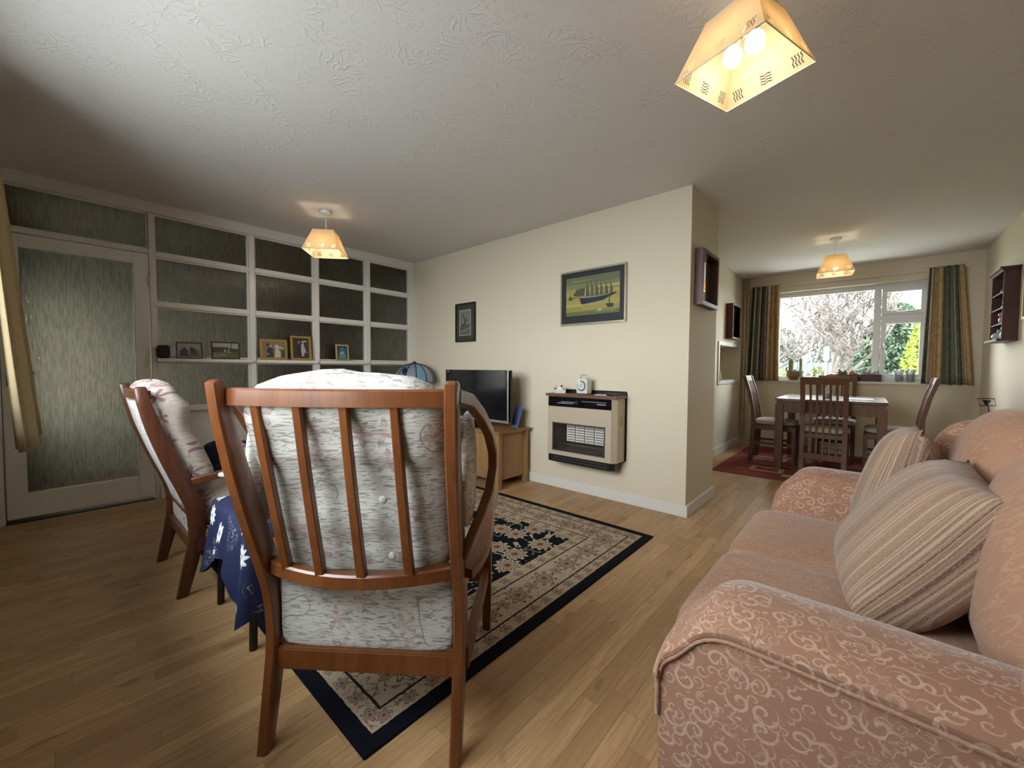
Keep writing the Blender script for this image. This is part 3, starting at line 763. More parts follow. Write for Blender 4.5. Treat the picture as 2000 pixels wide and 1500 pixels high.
tv = thing('television', 'flat black television with silver edge on oak cabinet', 'television', (-2.83, 2.70, .515))
w, z0, z1 = .43, .058, .535
m = MB(); m.box(-w, w, -.03, .03, z0, z1); m.build('casing', BLACK, tv, bevel=.006)
m = MB(); t = .012
for b in ((-w, w, z0, z0+.022), (w-t, w, z0+.022, z1)): m.box(b[0], b[1], -.034, .0, b[2], b[3])
m.build('silver_trim', SILVER, tv, bevel=.002)
m = MB(); m.box(-w, w-t, -.035, -.02, z1-.032, z1).box(-w, -w+.035, -.035, -.02, z0+.022, z1-.032).box(w-.05, w-t, -.035, -.02, z0+.022, z1-.032).box(-w+.035, w-.05, -.035, -.02, z0+.022, z0+.075)
m.build('bezel', BLACKG, tv, bevel=.002)
box('screen', plain('dark_screen', (.004, .005, .008), .12), (-w+.035, w-.05, -.031, -.026, z0+.075, z1-.032), tv)
box('logo', plain('logo_grey', (.35, .35, .36), .4), (-w+.03, -w+.055, -.0362, -.0352, z1-.021, z1-.013), tv)
m = MB(); m.box(-.06, .06, -.02, .02, .012, z0+.02); m.lathe([(.16, 0), (.16, .008), (.10, .014), (.02, .016)], 28); m.build('stand', BLACKG, tv)
o = MB().box(-.035, .035, -.004, .004, 0, .20).build('blue_folder', plain('blue_card', (.03, .06, .20), .4)); o.location = (-2.44, 2.80, .522); o.rotation_euler = (-.32, 0, 0); o.rotation_euler = (-.3, .15, .3)
tag(o, 'dark blue card leaning behind the television', 'folder')
ct = thing('lamp_table', 'small round table in the corner behind the armchairs', 'table', (-3.88, 2.72, 0))
MB().lathe([(.19, .50), (.20, .508), (.20, .52), (.19, .525)], 28).build('table_top', OAKTOP, ct, .6)
MB().lathe([(.022, 0.02), (.03, .2), (.02, .35), (.03, .5)], 14).build('column', OAK, ct, True)
for k in range(3):
    a = k*2*pi/3; MB().tube([(0, 0, .12), (.1*math.cos(a), .1*math.sin(a), .07), (.18*math.cos(a), .18*math.sin(a), .012)], .012, n=8).build('leg', OAK, ct, True)
lp = thing('stained_glass_lamp', 'blue and lilac stained glass table lamp in the corner', 'lamp', (-3.88, 2.72, .525))
MB().lathe([(.085, 0), (.085, .012), (.05, .03), (.018, .06), (.015, .28), (.02, .36)], 18).build('base', plain('lamp_bronze', (.05, .035, .025), .4, Metallic=.7), lp, True)
shades = [plain('lilac_glass', (.34, .30, .42), .25), plain('teal_glass', (.10, .24, .33), .25), plain('slate_glass', (.22, .26, .33), .25), plain('sky_glass', (.16, .33, .46), .25)]
pr = [(.045, .585), (.10, .575), (.16, .54), (.205, .48), (.225, .41), (.225, .385)]
for k in range(12):
    a0, a1 = (k+.05)*pi/6, (k+.95)*pi/6; mb = MB()
    rings = [[(r*math.cos(a), r*math.sin(a), z) for a in (a0, (a0+a1)/2, a1)]+[((r-.004)*math.cos(a), (r-.004)*math.sin(a), z-.003) for a in (a1, (a0+a1)/2, a0)] for r, z in pr]
    mb.loft(rings).build('shade_panel', shades[(k*5) % 4], lp)
LEAD = plain('lead_came', (.012, .012, .016), .5)
for k in range(12): MB().tube([((r+.001)*math.cos(k*pi/6), (r+.001)*math.sin(k*pi/6), z) for r, z in pr], .005, n=6).build('came', LEAD, lp, True)
MB().lathe([(.05, .58), (.05, .59), (.02, .60), (.01, .615)], 14).build('cap', LEAD, lp, True)
m = MB(); m.tube([(.16*math.cos(5.0)*1.02, .16*math.sin(5.0)*1.02, .53), (.19*math.cos(5.1), .19*math.sin(5.1), .505), (.22*math.cos(5.2), .22*math.sin(5.2), .45)], [.02, .03, .012], n=8); m.build('dragonfly', LEAD, lp, True)

# ================================================================== GAS FIRE
gf = thing('gas_fire', 'beige wall-hung gas fire with black grille on the cream wall', 'heater', (-1.757, YH, .27))
x0, x1, d = -.318, .317, -.17                      # local: y<0 towards the room, z from .27
zz = lambda z: z-.27
box('back_plate', BLACK, (x0-.012, x1+.014, -.012, 0, zz(.33), zz(.888)), gf, .006)
prof = [(x0, -.012), (x1, -.012), (x1, d+.035), (x1-.03, d), (x0, d)]
wx0, wx1, wz0, wz1 = x0+.05, x1-.085, .372, .612
m = MB()   # casing with window opening
m.prism([(x0, -.012), (x0, d), (wx0, d), (wx0, -.012)], 2, zz(.335), zz(.835)); m.prism([(wx1, -.012), (wx1, d), (x1-.03, d), (x1, d+.035), (x1, -.012)], 2, zz(.335), zz(.835))
m.box(wx0, wx1, d, -.012, zz(.335), zz(wz0)); m.box(wx0, wx1, d, -.012, zz(wz1), zz(.835))
m.build('casing', BEIGE, gf)
box('joint_line', plain('joint_shadow', (.2, .15, .11), .6), (x1-.034, x1-.031, d-.0008, d+.004, zz(.336), zz(.834)), gf)
box('control_panel', BLACKG, (x0+.008, x1-.034, d-.006, d+.001, zz(.748), zz(.832)), gf, .002)
m = MB(); 
for a, b, c, e in ((-.18, -.03, .787, .793), (-.22, -.06, .775, .781), (.02, .24, .800, .804), (.16, .24, .782, .790)): m.box(a, b, d-.0068, d-.0058, zz(c), zz(e))
m.build('control_marking', plain('marking_grey', (.28, .28, .30), .5), gf)
o = MB().lathe([(.016, 0), (.014, .012)], 16).build('knob', BLACK, gf); o.location = (-.02, d-.006, zz(.787)); o.rotation_euler = (pi/2, 0, 0)
FIRE = plain('firebox_steel', (.10, .085, .07), .35, Metallic=.6)
m = MB(); iy = -.05; q = .055
def fq(a, b, c, e): m.add([a, b, c, e], [(0, 1, 2, 3)])
A = [(wx0, d+.004, zz(wz0)), (wx1, d+.004, zz(wz0)), (wx1, d+.004, zz(wz1)), (wx0, d+.004, zz(wz1))]
B = [(wx0+.075, iy, zz(wz0)+.07), (wx1-.06, iy, zz(wz0)+.07), (wx1-.06, iy, zz(wz1)-.025), (wx0+.075, iy, zz(wz1)-.025)]
for k in range(4): fq(A[k], A[(k+1) % 4], B[(k+1) % 4], B[k])
m.add(B, [(0, 1, 2, 3)]); m.build('firebox', FIRE, gf)
CLAY = plain('white_fireclay', (.72, .68, .63), .8)
bw = (B[1][0]-B[0][0])/4; zb, zt = B[0][2], B[2][2]
for k in range(4):
    xa_, xb_ = B[0][0]+k*bw+.004, B[0][0]+(k+1)*bw-.004
    rad = box('radiant', plain('clay_shadow', (.22, .19, .17), .9), (xa_, xb_, iy-.008, iy-.001, zb, zt), gf)
    mm = MB()
    for j in range(7):
        zz_ = zb+(zt-zb)*(j+.1)/7; mm.box(xa_, xb_, iy-.018, iy-.008, zz_, zz_+(zt-zb)/7*.62)
    mm.box(xa_, xa_+.008, iy-.019, iy-.008, zb, zt); mm.build('radiant_bars', CLAY, rad)
m = MB()
for k in range(5): m.tube([(wx0+.006, d+.012, zz(wz0)+.02+k*.042), (wx1-.006, d+.012, zz(wz0)+.02+k*.042)], .0012, n=4)
m.build('guard_wires', CHROME, gf)
m = MB(); w_ = .009
for b in ((wx0, wx1, wz0, wz0+w_), (wx0, wx1, wz1-w_, wz1), (wx0, wx0+w_, wz0, wz1), (wx1-w_, wx1, wz0, wz1)): m.box(b[0], b[1], d-.004, d+.006, zz(b[2]), zz(b[3]))
m.build('window_frame', plain('bronze_frame', (.13, .10, .08), .4, Metallic=.5), gf)
m = MB(); m.prism([(x0+.002, -.02), (x0+.002, d+.01), (x1-.05, d+.01), (x1-.025, d+.05), (x1-.025, -.02)], 2, zz(.272), zz(.335)); m.build('base_grille', BLACK, gf)
for z in (.290, .312): box('grille_bar', plain('bar_grey', (.12, .12, .12), .3, Metallic=.6), (x0+.05, x1-.07, d+.004, d+.011, zz(z), zz(z+.006)), gf)
box('wooden_shelf', wood('shelf_teak', (.20, .09, .035), (.14, .06, .022), .35, 0), (x0-.018, x1+.018, d-.018, -.012, zz(.836), zz(.856)), gf, .004)
box('side_switch', BRASS, (x1-.001, x1+.002, -.085, -.05, zz(.62), zz(.70)), gf)
ck = thing('carriage_clock', 'small white square clock with handle on the gas fire shelf', 'clock', (-1.765, 2.90, .856), -.05)
box('case', plain('clock_white', (.72, .70, .66), .3), (-.052, .052, -.035, .035, .008, .128), ck, .004)
o = MB().lathe([(.042, -.004), (.042, .004), (.034, .005)], 28).build('bezel', CHROME, ck, .5); o.rotation_euler = (pi/2, 0, 0); o.location = (0, -.037, .07)
m = MB(); m.lathe([(.034, 0), (.034, .002)], 24); o = m.build('dial', plain('dial_silver', (.62, .65, .66), .3), ck); o.rotation_euler = (pi/2, 0, 0); o.location = (0, -.0425, .07)
m = MB(); m.tube([(0, -.0455, .07), (.012, -.0455, .088)], .0012, n=4).tube([(0, -.0455, .07), (-.018, -.0455, .074)], .0012, n=4); m.build('hands', BLACK, ck)
MB().tube([(-.03, 0, .127), (-.03, 0, .15), (-.02, 0, .158), (.02, 0, .158), (.03, 0, .15), (.03, 0, .127)], .004, n=8).build('handle', CHROME, ck, True)
for a in (-.042, .042): MB().lathe([(.008, 0), (.008, .009)], 10, (a, -.025, 0)).build('foot', CHROME, ck); MB().lathe([(.008, 0), (.008, .009)], 10, (a, .025, 0)).build('foot', CHROME, ck)
sh = thing('model_ship', 'tiny white model boat on the left of the fire shelf', 'ornament', (-2.0, 2.89, .856), .1)
m = MB(); rings = []
for i in range(9):
    u = -1+2*i/8; w = .019*(1-u**4)+.001
    rings.append([(u*.062, -w, .030+.006*u*u), (u*.055, -w*.5, .0), (u*.055, w*.5, .0), (u*.062, w, .030+.006*u*u)])
m.loft(rings).build('hull', plain('boat_white', (.75, .74, .72), .4), sh)
m = MB().box(-.02, .03, -.01, .01, .03, .045).box(-.005, .015, -.008, .008, .045, .056); m.build('cabin', WHITEP, sh)
m = MB().tube([(-.035, 0, .03), (-.035, 0, .068)], .0015, n=5).tube([(.02, 0, .05), (.02, 0, .078)], .0015, n=5).tube([(-.06, 0, .04), (-.035, 0, .062)], .001, n=4); m.build('mast', BLACK, sh)
m = MB().box(.01, .03, -.006, .006, .056, .066).box(-.05, -.04, -.008, .008, .031, .042); m.build('deck_fitting', BLACK, sh)
o = MB().box(-.05, .05, -.03, .03, 0, .004).build('paper_slip', plain('paper', (.72, .70, .66), .8)); o.location = (-1.60, 2.90, .857); o.rotation_euler = (0, 0, .2); tag(o, 'white paper slip lying on the fire shelf by the clock', 'paper')
o = softbox((0, 0, .007), (.09, .035, .014), 4, 5).build('spectacle_case', BLACK, None, True); o.location = (-1.51, 2.90, .856); tag(o, 'small black case on right end of the fire shelf', 'case')

# ================================================================== PICTURES
def framed(name, label, cat, origin, ux, w, h, fw_, fd, fmat, layers, tilt=0, group=None, glass=False):
    """picture in local x (along), z (up), -y faces viewer; origin bottom-centre on the wall"""
    rz = math.atan2(ux[1], ux[0]); t = thing(name, label, cat, origin, rz, group); t.rotation_euler = (tilt, 0, rz)
    for b in ((-w/2, w/2, 0, fw_), (-w/2, w/2, h-fw_, h), (-w/2, -w/2+fw_, fw_, h-fw_), (w/2-fw_, w/2, fw_, h-fw_)):
        box('frame_side', fmat, (b[0], b[1], -fd, 0, b[2], b[3]), t, min(fw_, fd)*.22)
    m = MB(); mats = []; e = 0
    for col, poly in layers:
        mm = flat(col) 
        if mm not in mats: mats.append(mm)
        m.cur = mats.index(mm); y = -fd*.45-e; e += .00022
        m.add([((u-.5)*(w-2*fw_), y, fw_+v*(h-2*fw_)) for u, v in poly], [tuple(range(len(poly)))])
    m.build('print', mats, t)
    box('backing', flat((.05, .04, .03)), (-w/2+.004, w/2-.004, -fd*.4, -.0005, .004, h-.004), t)
    if glass: box('glazing', GLASS, (-w/2+fw_, w/2-fw_, -fd*.80, -fd*.75, fw_, h-fw_), t)
    return t
def rect(a, b, c, d): return [(a, c), (b, c), (b, d), (a, d)]
def ell(cx_, cy2, rx, ry, n=14): return [(cx_+rx*math.cos(k*2*pi/n), cy2+ry*math.sin(k*2*pi/n)) for k in range(n)]
# six-masted schooner
L = [((.014, .016, .022), rect(0, 1, 0, 1))]
ix0, ix1, iz0, iz1 = .07, .93, .15, .90
def I(u, v): return (ix0+(ix1-ix0)*u, iz0+(iz1-iz0)*v)
def IR(a, b, c, d): return [I(*p) for p in rect(a, b, c, d)]
for a, b, col in ((0, .10, (.12, .15, .05)), (.10, .22, (.30, .27, .06)), (.22, .38, (.38, .33, .09)), (.38, .50, (.36, .30, .09)), (.50, .60, (.42, .35, .11)), (.60, .70, (.34, .31, .10)), (.70, .82, (.20, .22, .09)), (.82, 1.0, (.14, .165, .08))): L.append((col, IR(0, 1, a, b)))
for a, b, c, d, col in ((.6, 1, .68, .72, (.50, .44, .16)), (.5, 1, .62, .64, (.24, .16, .06)), (.05, .4, .55, .58, (.48, .40, .13)), (.3, .9, .16, .19, (.40, .34, .10)), (.1, .5, .88, .91, (.24, .27, .13)), (.0, .35, .25, .29, (.46, .40, .13)), (.55, .95, .05, .08, (.22, .24, .08))): L.append((col, IR(a, b, c, d)))
L.append(((.012, .018, .05), [I(.27, .47), I(.36, .445), I(.62, .44), I(.80, .46), I(.96, .52), I(.92, .46), I(.80, .40), I(.72, .34), I(.31, .28), I(.285, .36)]))
L.append(((.35, .38, .30), [I(.27, .475), I(.36, .452), I(.62, .447), I(.62, .437), I(.36, .44), I(.275, .462)]))
for k in range(6):
    x = .40+k*.088; t_ = .96-.028*k; b_ = .46
    L.append(((.055, .065, .035), [I(x-.004, b_), I(x+.004, b_), I(x+.002, t_), I(x-.002, t_)]))
    L.append(((.10, .11, .055) if k % 2 else (.085, .09, .05), [I(x-.012, .475), I(x+.062-.004*k, .475), I(x+.034, .745-.02*k), I(x, .76-.02*k)]))
    L.append(((.13, .135, .07), [I(x+.004, .76-.02*k), I(x+.026, .74-.02*k), I(x+.002, t_-.03)]))
for a in range(4): L.append(((.07, .08, .04), [I(.14+a*.045, .53+a*.005), I(.27+a*.03, .49), I(.23+a*.045, .70+.01*a)]))
L.append(((.06, .05, .03), [I(.06, .50), I(.26, .46), I(.26, .45), I(.06, .48)])); L.append(((.05, .04, .03), [I(.085, .46), I(.10, .46), I(.095, .68)])); L.append(((.05, .045, .035), [I(.07, .42), I(.12, .42), I(.13, .47), I(.05, .47)]))
L.append(((.03, .035, .045), [I(.76, .24), I(.90, .23), I(.88, .15), I(.80, .14)])); L.append(((.06, .06, .05), [I(.82, .24), I(.83, .24), I(.83, .42), I(.82, .42)])); L.append(((.52, .46, .20), [I(.62, .12), I(.70, .13), I(.70, .09), I(.63, .07)]))
framed('ship_painting', 'framed painting of six-masted sailing ship on yellow sea', 'picture', (-1.752, YH, 1.439), (1, 0), .62, .464, .016, .022, plain('champagne_frame', (.42, .38, .28), .35, Metallic=.6), L)
L = [((.045, .05, .04), rect(0, 1, 0, 1)), ((.42, .41, .36), rect(.16, .80, .14, .85)), ((.20, .195, .17), rect(.19, .77, .16, .82)), ((.13, .125, .11), rect(.19, .77, .16, .40)), ((.09, .085, .075), [(.19, .36), (.77, .46), (.77, .40), (.5, .34), (.19, .30)]),
     ((.05, .045, .04), [(.28, .38), (.45, .42), (.46, .45), (.36, .46), (.26, .43)]), ((.05, .045, .04), [(.42, .42), (.53, .42), (.50, .60), (.45, .60)]), ((.04, .04, .035), [(.46, .60), (.48, .62), (.36, .73), (.33, .71)]), ((.04, .04, .035), [(.48, .60), (.50, .57), (.63, .52), (.62, .55)]), ((.30, .29, .26), [(.47, .60), (.50, .62), (.56, .70), (.54, .71)]), ((.28, .27, .24), [(.46, .58), (.44, .56), (.38, .50), (.40, .49)]), ((.24, .23, .21), [(.19, .24), (.77, .36), (.77, .34), (.19, .21)])]
framed('windmill_photograph', 'black-framed grey photograph of a windmill on the cream wall', 'picture', (-3.316, YH, 1.352), (1, 0), .32, .422, .014, .02, BLACK, L)
# photographs on the partition ledge
lz = 1.122+.016*.7
def ledge(label, y0, y1, h, fm, fw_, layers): framed('photo_frame', label, 'photo frame', (XP+.045, (y0+y1)/2, lz), (0, 1), (y1-y0)*.985, h, fw_, .014, fm, layers, -.10, 'photographs on the partition ledge')
DKF = plain('dark_walnut_frame', (.055, .035, .018), .35)
gr = [((.40, .38, .37), rect(0, 1, 0, 1)), ((.17, .16, .165), rect(.05, .95, .06, .94)), ((.30, .29, .30), [(.05, .5), (.95, .6), (.95, .94), (.05, .94)]), ((.06, .055, .06), [(.12, .1), (.45, .1), (.42, .55), (.30, .72), (.15, .5)]), ((.05, .045, .05), [(.5, .3), (.85, .2), (.75, .62), (.52, .78)]), ((.33, .32, .33), [(.45, .3), (.52, .3), (.50, .7), (.46, .7)]), ((.07, .06, .06), rect(.05, .95, .06, .17))]
ledge('dark-framed grey photograph with white margin on the ledge, nearest the door', .663, .841, .136, DKF, .010, gr)
cg = [((.36, .34, .26), rect(0, 1, 0, 1)), ((.055, .045, .04), rect(0, .62, .35, .72)), ((.10, .11, .04), rect(0, 1, 0, .33)), ((.20, .16, .08), [(0, 0), (.35, 0), (.3, .25), (0, .28)]), ((.05, .05, .035), [(.35, .45), (1, .35), (1, .62), (.5, .68)]), ((.34, .34, .32), [(.42, .4), (.52, .38), (.5, .56), (.44, .55)]), ((.32, .32, .28), [(.58, .42), (.64, .42), (.63, .6), (.59, .6)]), ((.09, .10, .05), [(.6, .2), (1, .1), (1, .4), (.7, .38)]), ((.06, .06, .05), [(.70, .6), (.74, .6), (.74, 1), (.71, 1)]), ((.26, .26, .20), [(.3, .15), (.55, .12), (.5, .22), (.32, .23)])]
ledge('dark-framed green farm scene photograph on the ledge', .898, 1.112, .152, DKF, .011, cg)
wd = [((.20, .16, .10), rect(0, 1, 0, 1)), ((.045, .04, .04), [(.15, .02), (.50, .02), (.46, .55), (.34, .70), (.20, .55)]), ((.38, .30, .24), ell(.36, .72, .055, .10)), ((.05, .04, .035), ell(.24, .80, .08, .09)), ((.50, .45, .32), [(.52, .02), (.78, .02), (.80, .35), (.70, .58), (.56, .52)]), ((.52, .47, .36), ell(.63, .70, .10, .13)), ((.48, .44, .34), [(.68, .75), (.95, .62), (.9, .55), (.70, .62)]), ((.05, .06, .05), rect(.84, 1, .02, .5)), ((.35, .27, .2), ell(.22, .22, .04, .08))]
ledge('gilt landscape frame with wedding couple portrait on the ledge', 1.27, 1.508, .195, GOLD, .022, wd)
wp = [((.035, .03, .028), rect(0, 1, 0, 1)), ((.02, .02, .024), [(.22, .12), (.5, .1), (.48, .7), (.28, .7)]), ((.38, .30, .26), ell(.38, .80, .055, .06)), ((.48, .38, .34), [(.55, .10), (.66, .10), (.72, .3), (.92, .26), (.72, .55), (.68, .76), (.52, .72), (.50, .40)]), ((.42, .36, .33), ell(.60, .82, .06, .06)), ((.46, .44, .40), [(.55, .86), (.85, .9), (.9, .84), (.62, .8)]), ((.03, .045, .03), rect(.8, 1, .3, .8))]
ledge('tall gilt frame with couple dancing, tallest photograph on the ledge', 1.535, 1.733, .242, GOLD, .022, wp)
bl = [((.02, .035, .06), rect(0, 1, 0, 1)), ((.04, .12, .20), ell(.5, .55, .42, .38)), ((.10, .24, .28), [(.12, .05), (.88, .05), (.85, .4), (.5, .5), (.15, .4)]), ((.42, .45, .40), ell(.5, .48, .20, .12)), ((.30, .2, .15), ell(.55, .45, .08, .07)), ((.06, .16, .26), ell(.5, .78, .25, .12))]
ledge('smallest gilt frame with blue picture, furthest along the ledge', 1.979, 2.125, .178, plain('pale_gilt', (.50, .40, .20), .4, Metallic=.6), .018, bl)
o = softbox((0, 0, .053), (.07, .075, .106), 6, 8).build('small_speaker', plain('black_mesh', (.008, .010, .014), .7), None, True); o.location = (XP+.03, .590, lz); tag(o, 'small black cube speaker at the door end of the ledge', 'speaker')
# deep box frame with mirror on the pier
bf = thing('box_mirror', 'deep dark mahogany box-framed mirror on the wall end', 'mirror', (XC, 3.285, 1.535))
a, b, h_, dp = -.205, .205, .405, .058
for bb_ in ((a, b, 0, .03), (a, b, h_-.03, h_), (a, a+.03, .03, h_-.03), (b-.03, b, .03, h_-.03)): box('frame_side', MAHOG, (0, dp, *bb_), bf, .003)
box('mirror_plate', MIRROR, (.008, .012, a+.02, b-.02, .02, h_-.02), bf)
# glazed display case on the dining wall
dc = thing('display_case', 'narrow dark wall case with glass front and small grey items', 'wall case', (XD, 5.93, 1.462))
a, b, h_, dp = -.20, .20, .45, .085
for bb_ in ((a, b, 0, .022), (a, b, h_-.022, h_), (a, a+.022, .022, h_-.022), (b-.022, b, .022, h_-.022)): box('frame_side', MAHOG, (0, dp, *bb_), dc, .003)
box('back_panel', plain('case_grey', (.16, .17, .19), .7), (0, .008, a+.02, b-.02, .02, h_-.02), dc)
for z in (.125, .225, .325): box('shelf', MAHOG, (.008, dp-.012, a+.022, b-.022, z, z+.008), dc)
for z in (.022, .133, .233, .333):
    for k in range(4): MB().lathe([(.016, 0), (.02, .02), (.012, .045), (.018, .06)], 10, (.04, -.13+k*.087, z)).build('thimble', plain('pewter', (.32, .34, .36), .4, Metallic=.5), dc, True)
box('glazing', GLASS, (dp-.008, dp-.005, a+.022, b-.022, .022, h_-.022), dc)
# open shelf cabinet on the right wall
cb = thing('curio_shelf', 'dark mahogany four-tier curio shelf on the right wall', 'wall shelf', (XR, 5.42, 1.315))
a, b, h_, dp = -.22, .22, .575, .09
for y_ in (a, b-.014): box('side_panel', MAHOG, (-dp, 0, y_, y_+.014, .02, h_), cb, .002)
box('back_panel', MAHOG, (-.006, 0, a+.014, b-.014, .02, h_), cb)
for z in (.145, .275, .405): box('shelf', MAHOG, (-dp+.004, -.006, a+.014, b-.014, z, z+.010), cb)
box('base_board', MAHOG, (-dp-.03, 0, a-.02, b+.02, 0, .02), cb, .004)
m = MB(); m.loft([[(-dp-e, a-e*.8, h_+z), (0, a-e*.8, h_+z), (0, b+e*.8, h_+z), (-dp-e, b+e*.8, h_+z)] for z, e in ((0, .004), (.012, .01), (.025, .025), (.035, .028))]); m.build('cornice', MAHOG, cb)
def ornament(name, label, cat, loc, prof, mat, n=14):
    o = MB().lathe(prof, n).build(name, mat, None, True); o.location = loc; return tag(o, label, cat)
xx = XR-.055
ornament('lidded_pot', 'round blue and white pot on the lowest curio tier', 'pot', (xx, 5.50, 1.3352), [(.028, 0), (.046, .02), (.048, .04), (.03, .062), (.012, .068), (.014, .085), (.004, .095)], plain('blue_white_china', (.42, .50, .55), .15))
ornament('white_bottle', 'white and black miniature on the lowest curio tier', 'ornament', (xx, 5.335, 1.3352), [(.022, 0), (.024, .05), (.012, .07), (.018, .085), (.018, .10), (.004, .108)], plain('white_china', (.75, .74, .72), .2))
pg = thing('figurine', 'pink pig-like china figure on the second curio tier', 'ornament', (xx, 5.40, 1.4702))
PK = plain('pink_china', (.52, .25, .20), .3); MB().ball((0, 0, .032), (.026, .030, .033)).build('body', PK, pg, True); MB().ball((-.006, 0, .078), (.022, .024, .022)).build('head', PK, pg, True)
for s_ in (-1, 1): MB().tube([(0, s_*.014, .092), (0, s_*.022, .108)], [.008, .002], n=6).build('ear', PK, pg, True)
ornament('green_figure', 'small green china figure on the third curio tier', 'ornament', (xx, 5.36, 1.6002), [(.018, 0), (.02, .012), (.008, .03), (.014, .045), (.004, .058)], plain('green_china', (.35, .42, .28), .3))
ornament('dark_figure', 'small dark bottle on the top curio tier', 'ornament', (xx, 5.42, 1.7302), [(.016, 0), (.018, .03), (.006, .05), (.008, .07), (.003, .075)], plain('dark_glass', (.06, .055, .05), .2))
framed('small_picture', 'grey-mounted picture beside the curio shelf at right edge', 'picture', (XR, 4.86, 1.47), (0, -1), .36, .30, .02, .018, BRASS, [((.40, .36, .28), rect(0, 1, 0, 1)), ((.10, .11, .09), rect(.12, .88, .14, .86)), ((.2, .19, .14), [(.12, .14), (.88, .14), (.88, .4), (.5, .55), (.12, .35)])])
# stick with square frame standing behind the sofa
sk = thing('wire_stand', 'thin black stand with small square wire frame behind sofa', 'stand', (.80, 5.42, 0))
m = MB(); m.lathe([(.07, 0), (.07, .01), (.02, .016)], 20); m.build('foot', BLACK, sk); MB().tube([(0, 0, .01), (0, 0, .70), (-.012, 0, .76)], .005, n=6).build('rod', BLACK, sk, True)
MB().tube([(-.06, 0, .76), (.035, 0, .765), (.022, 0, .825), (-.075, 0, .82)], .0045, n=6, loop=True).build('wire_frame', BLACK, sk); MB().lathe([(.008, 0), (.026, .045)], 8, (-.02, 0, .765)).build('clip', BLACK, sk)

# ================================================================== PENDANTS
def shade_mat():
    M = Mt('cream_card_shade'); nt = M.nt
    u, v, _ = M.xyz(M.coord('UV'))
    # three groups of four wavy slots per face, alternately upright and level
    f3 = M.mt('FRACT', u*3.0)-.5; gi = M.mt('FLOOR', u*3.0)
    uu = f3*.095; vv = (v-.17)*.19
    par = M.mt('FRACT', gi*.5+.1).gt(.3)
    a = uu*par.inv()+vv*par; b = vv*par.inv()+uu*par
    line = (M.mt('FRACT', (a+M.sin(b*330.0)*.0018)/.0085)-.5).abs().lt(.23)
    mask = line*(a.abs().lt(.017))*(b.abs().lt(.018))
    df = nt.nodes.new('ShaderNodeBsdfDiffuse'); df.inputs[0].default_value = (.64, .52, .37, 1)
    tl = nt.nodes.new('ShaderNodeBsdfTranslucent'); tl.inputs[0].default_value = (.70, .46, .21, 1)
    m1 = nt.nodes.new('ShaderNodeMixShader'); m1.inputs[0].default_value = .30
    nt.links.new(df.outputs[0], m1.inputs[1]); nt.links.new(tl.outputs[0], m1.inputs[2])
    tp = nt.nodes.new('ShaderNodeBsdfTransparent'); m2 = nt.nodes.new('ShaderNodeMixShader')
    nt.links.new(mask.k, m2.inputs[0]); nt.links.new(m1.outputs[0], m2.inputs[1]); nt.links.new(tp.outputs[0], m2.inputs[2])
    nt.links.new(m2.outputs[0], M.out.inputs[0]); return M.m
SHADE = shade_mat(); EDGE = plain('shade_binding', (.80, .70, .50), .7)
BULB = Mt('lit_bulb'); BULB.set('Emission Color', (1, .84, .58)); BULB.set('Emission Strength', 7.0)
def pendant(label, x, y, rz, bulbs):
    t = thing('pendant_lamp', label, 'lamp', (x, y, 2.01), rz, 'square cream pendant shades')
    a, b, h_ = .1425, .080, .172
    for k in range(4):
        me = bpy.data.meshes.new('shade_side'); c, s = math.cos(k*pi/2), math.sin(k*pi/2)
        R = lambda p: (p[0]*c-p[1]*s, p[0]*s+p[1]*c, p[2])
        me.from_pydata([R((-a, -a, 0)), R((a, -a, 0)), R((b, -b, h_)), R((-b, -b, h_))], [], [(0, 1, 2, 3)])
        uv = me.uv_layers.new(name='UVMap')
        for i, q in enumerate(((0, 0), (1, 0), (.5+b/a/2, 1), (.5-b/a/2, 1))): uv.data[i].uv = q
        me.materials.append(SHADE); obj('shade_side', me, t)
    for z, r in ((0, a), (h_, b)):
        MB().tube([(-r, -r, z), (r, -r, z), (r, r, z), (-r, r, z)], .0022, n=5, loop=True).build('rim', EDGE, t)
    m = MB(); m.tube([(-b, 0, h_-.012), (b, 0, h_-.012)], .002, n=5).tube([(0, -b, h_-.012), (0, b, h_-.012)], .002, n=5); m.build('shade_ring', WHITEP, t)
    MB().lathe([(.004, .35), (.040, .35), (.046, .343), (.040, .326), (.012, .312), (.004, .31)][::-1], 24).build('ceiling_rose', WHITEP, t, .6)
    MB().tube([(0, 0, .315), (0, 0, h_+.01)], .0035, n=6).build('flex', WHITEP, t, True)
    MB().lathe([(.010, h_+.02), (.016, h_+.01), (.019, h_-.03), (.017, h_-.05)], 14).build('lampholder', WHITEP, t, True)
    for bx in bulbs:
        MB().ball((bx, 0, .072), (.029, .029, .033), 16, 10).build('bulb', BULB.m, t, True)
        MB().lathe([(.013, .10), (.013, h_-.035)], 12, (bx*.6, 0, 0)).build('bulb_cap', BRASS, t, True)
        l = bpy.data.lights.new('bulb_light', 'POINT'); l.energy = LAMP_W/len(bulbs); l.color = (1, .80, .54); l.shadow_soft_size = .034
        lo = bpy.data.objects.new('bulb_light', l); COL.objects.link(lo); lo.parent = t; lo.location = (bx, 0, .03)
    return t
pendant('largest cream square pendant shade, overhead at top right', -.330, 1.475, math.radians(-18.5), (-.036, .036))
pendant('cream square pendant shade hanging in front of the glazed partition', -3.41, 1.525, math.radians(49), (0,))
pendant('cream square pendant shade hanging over the dining table', -.285, 5.12, math.radians(6), (0,))

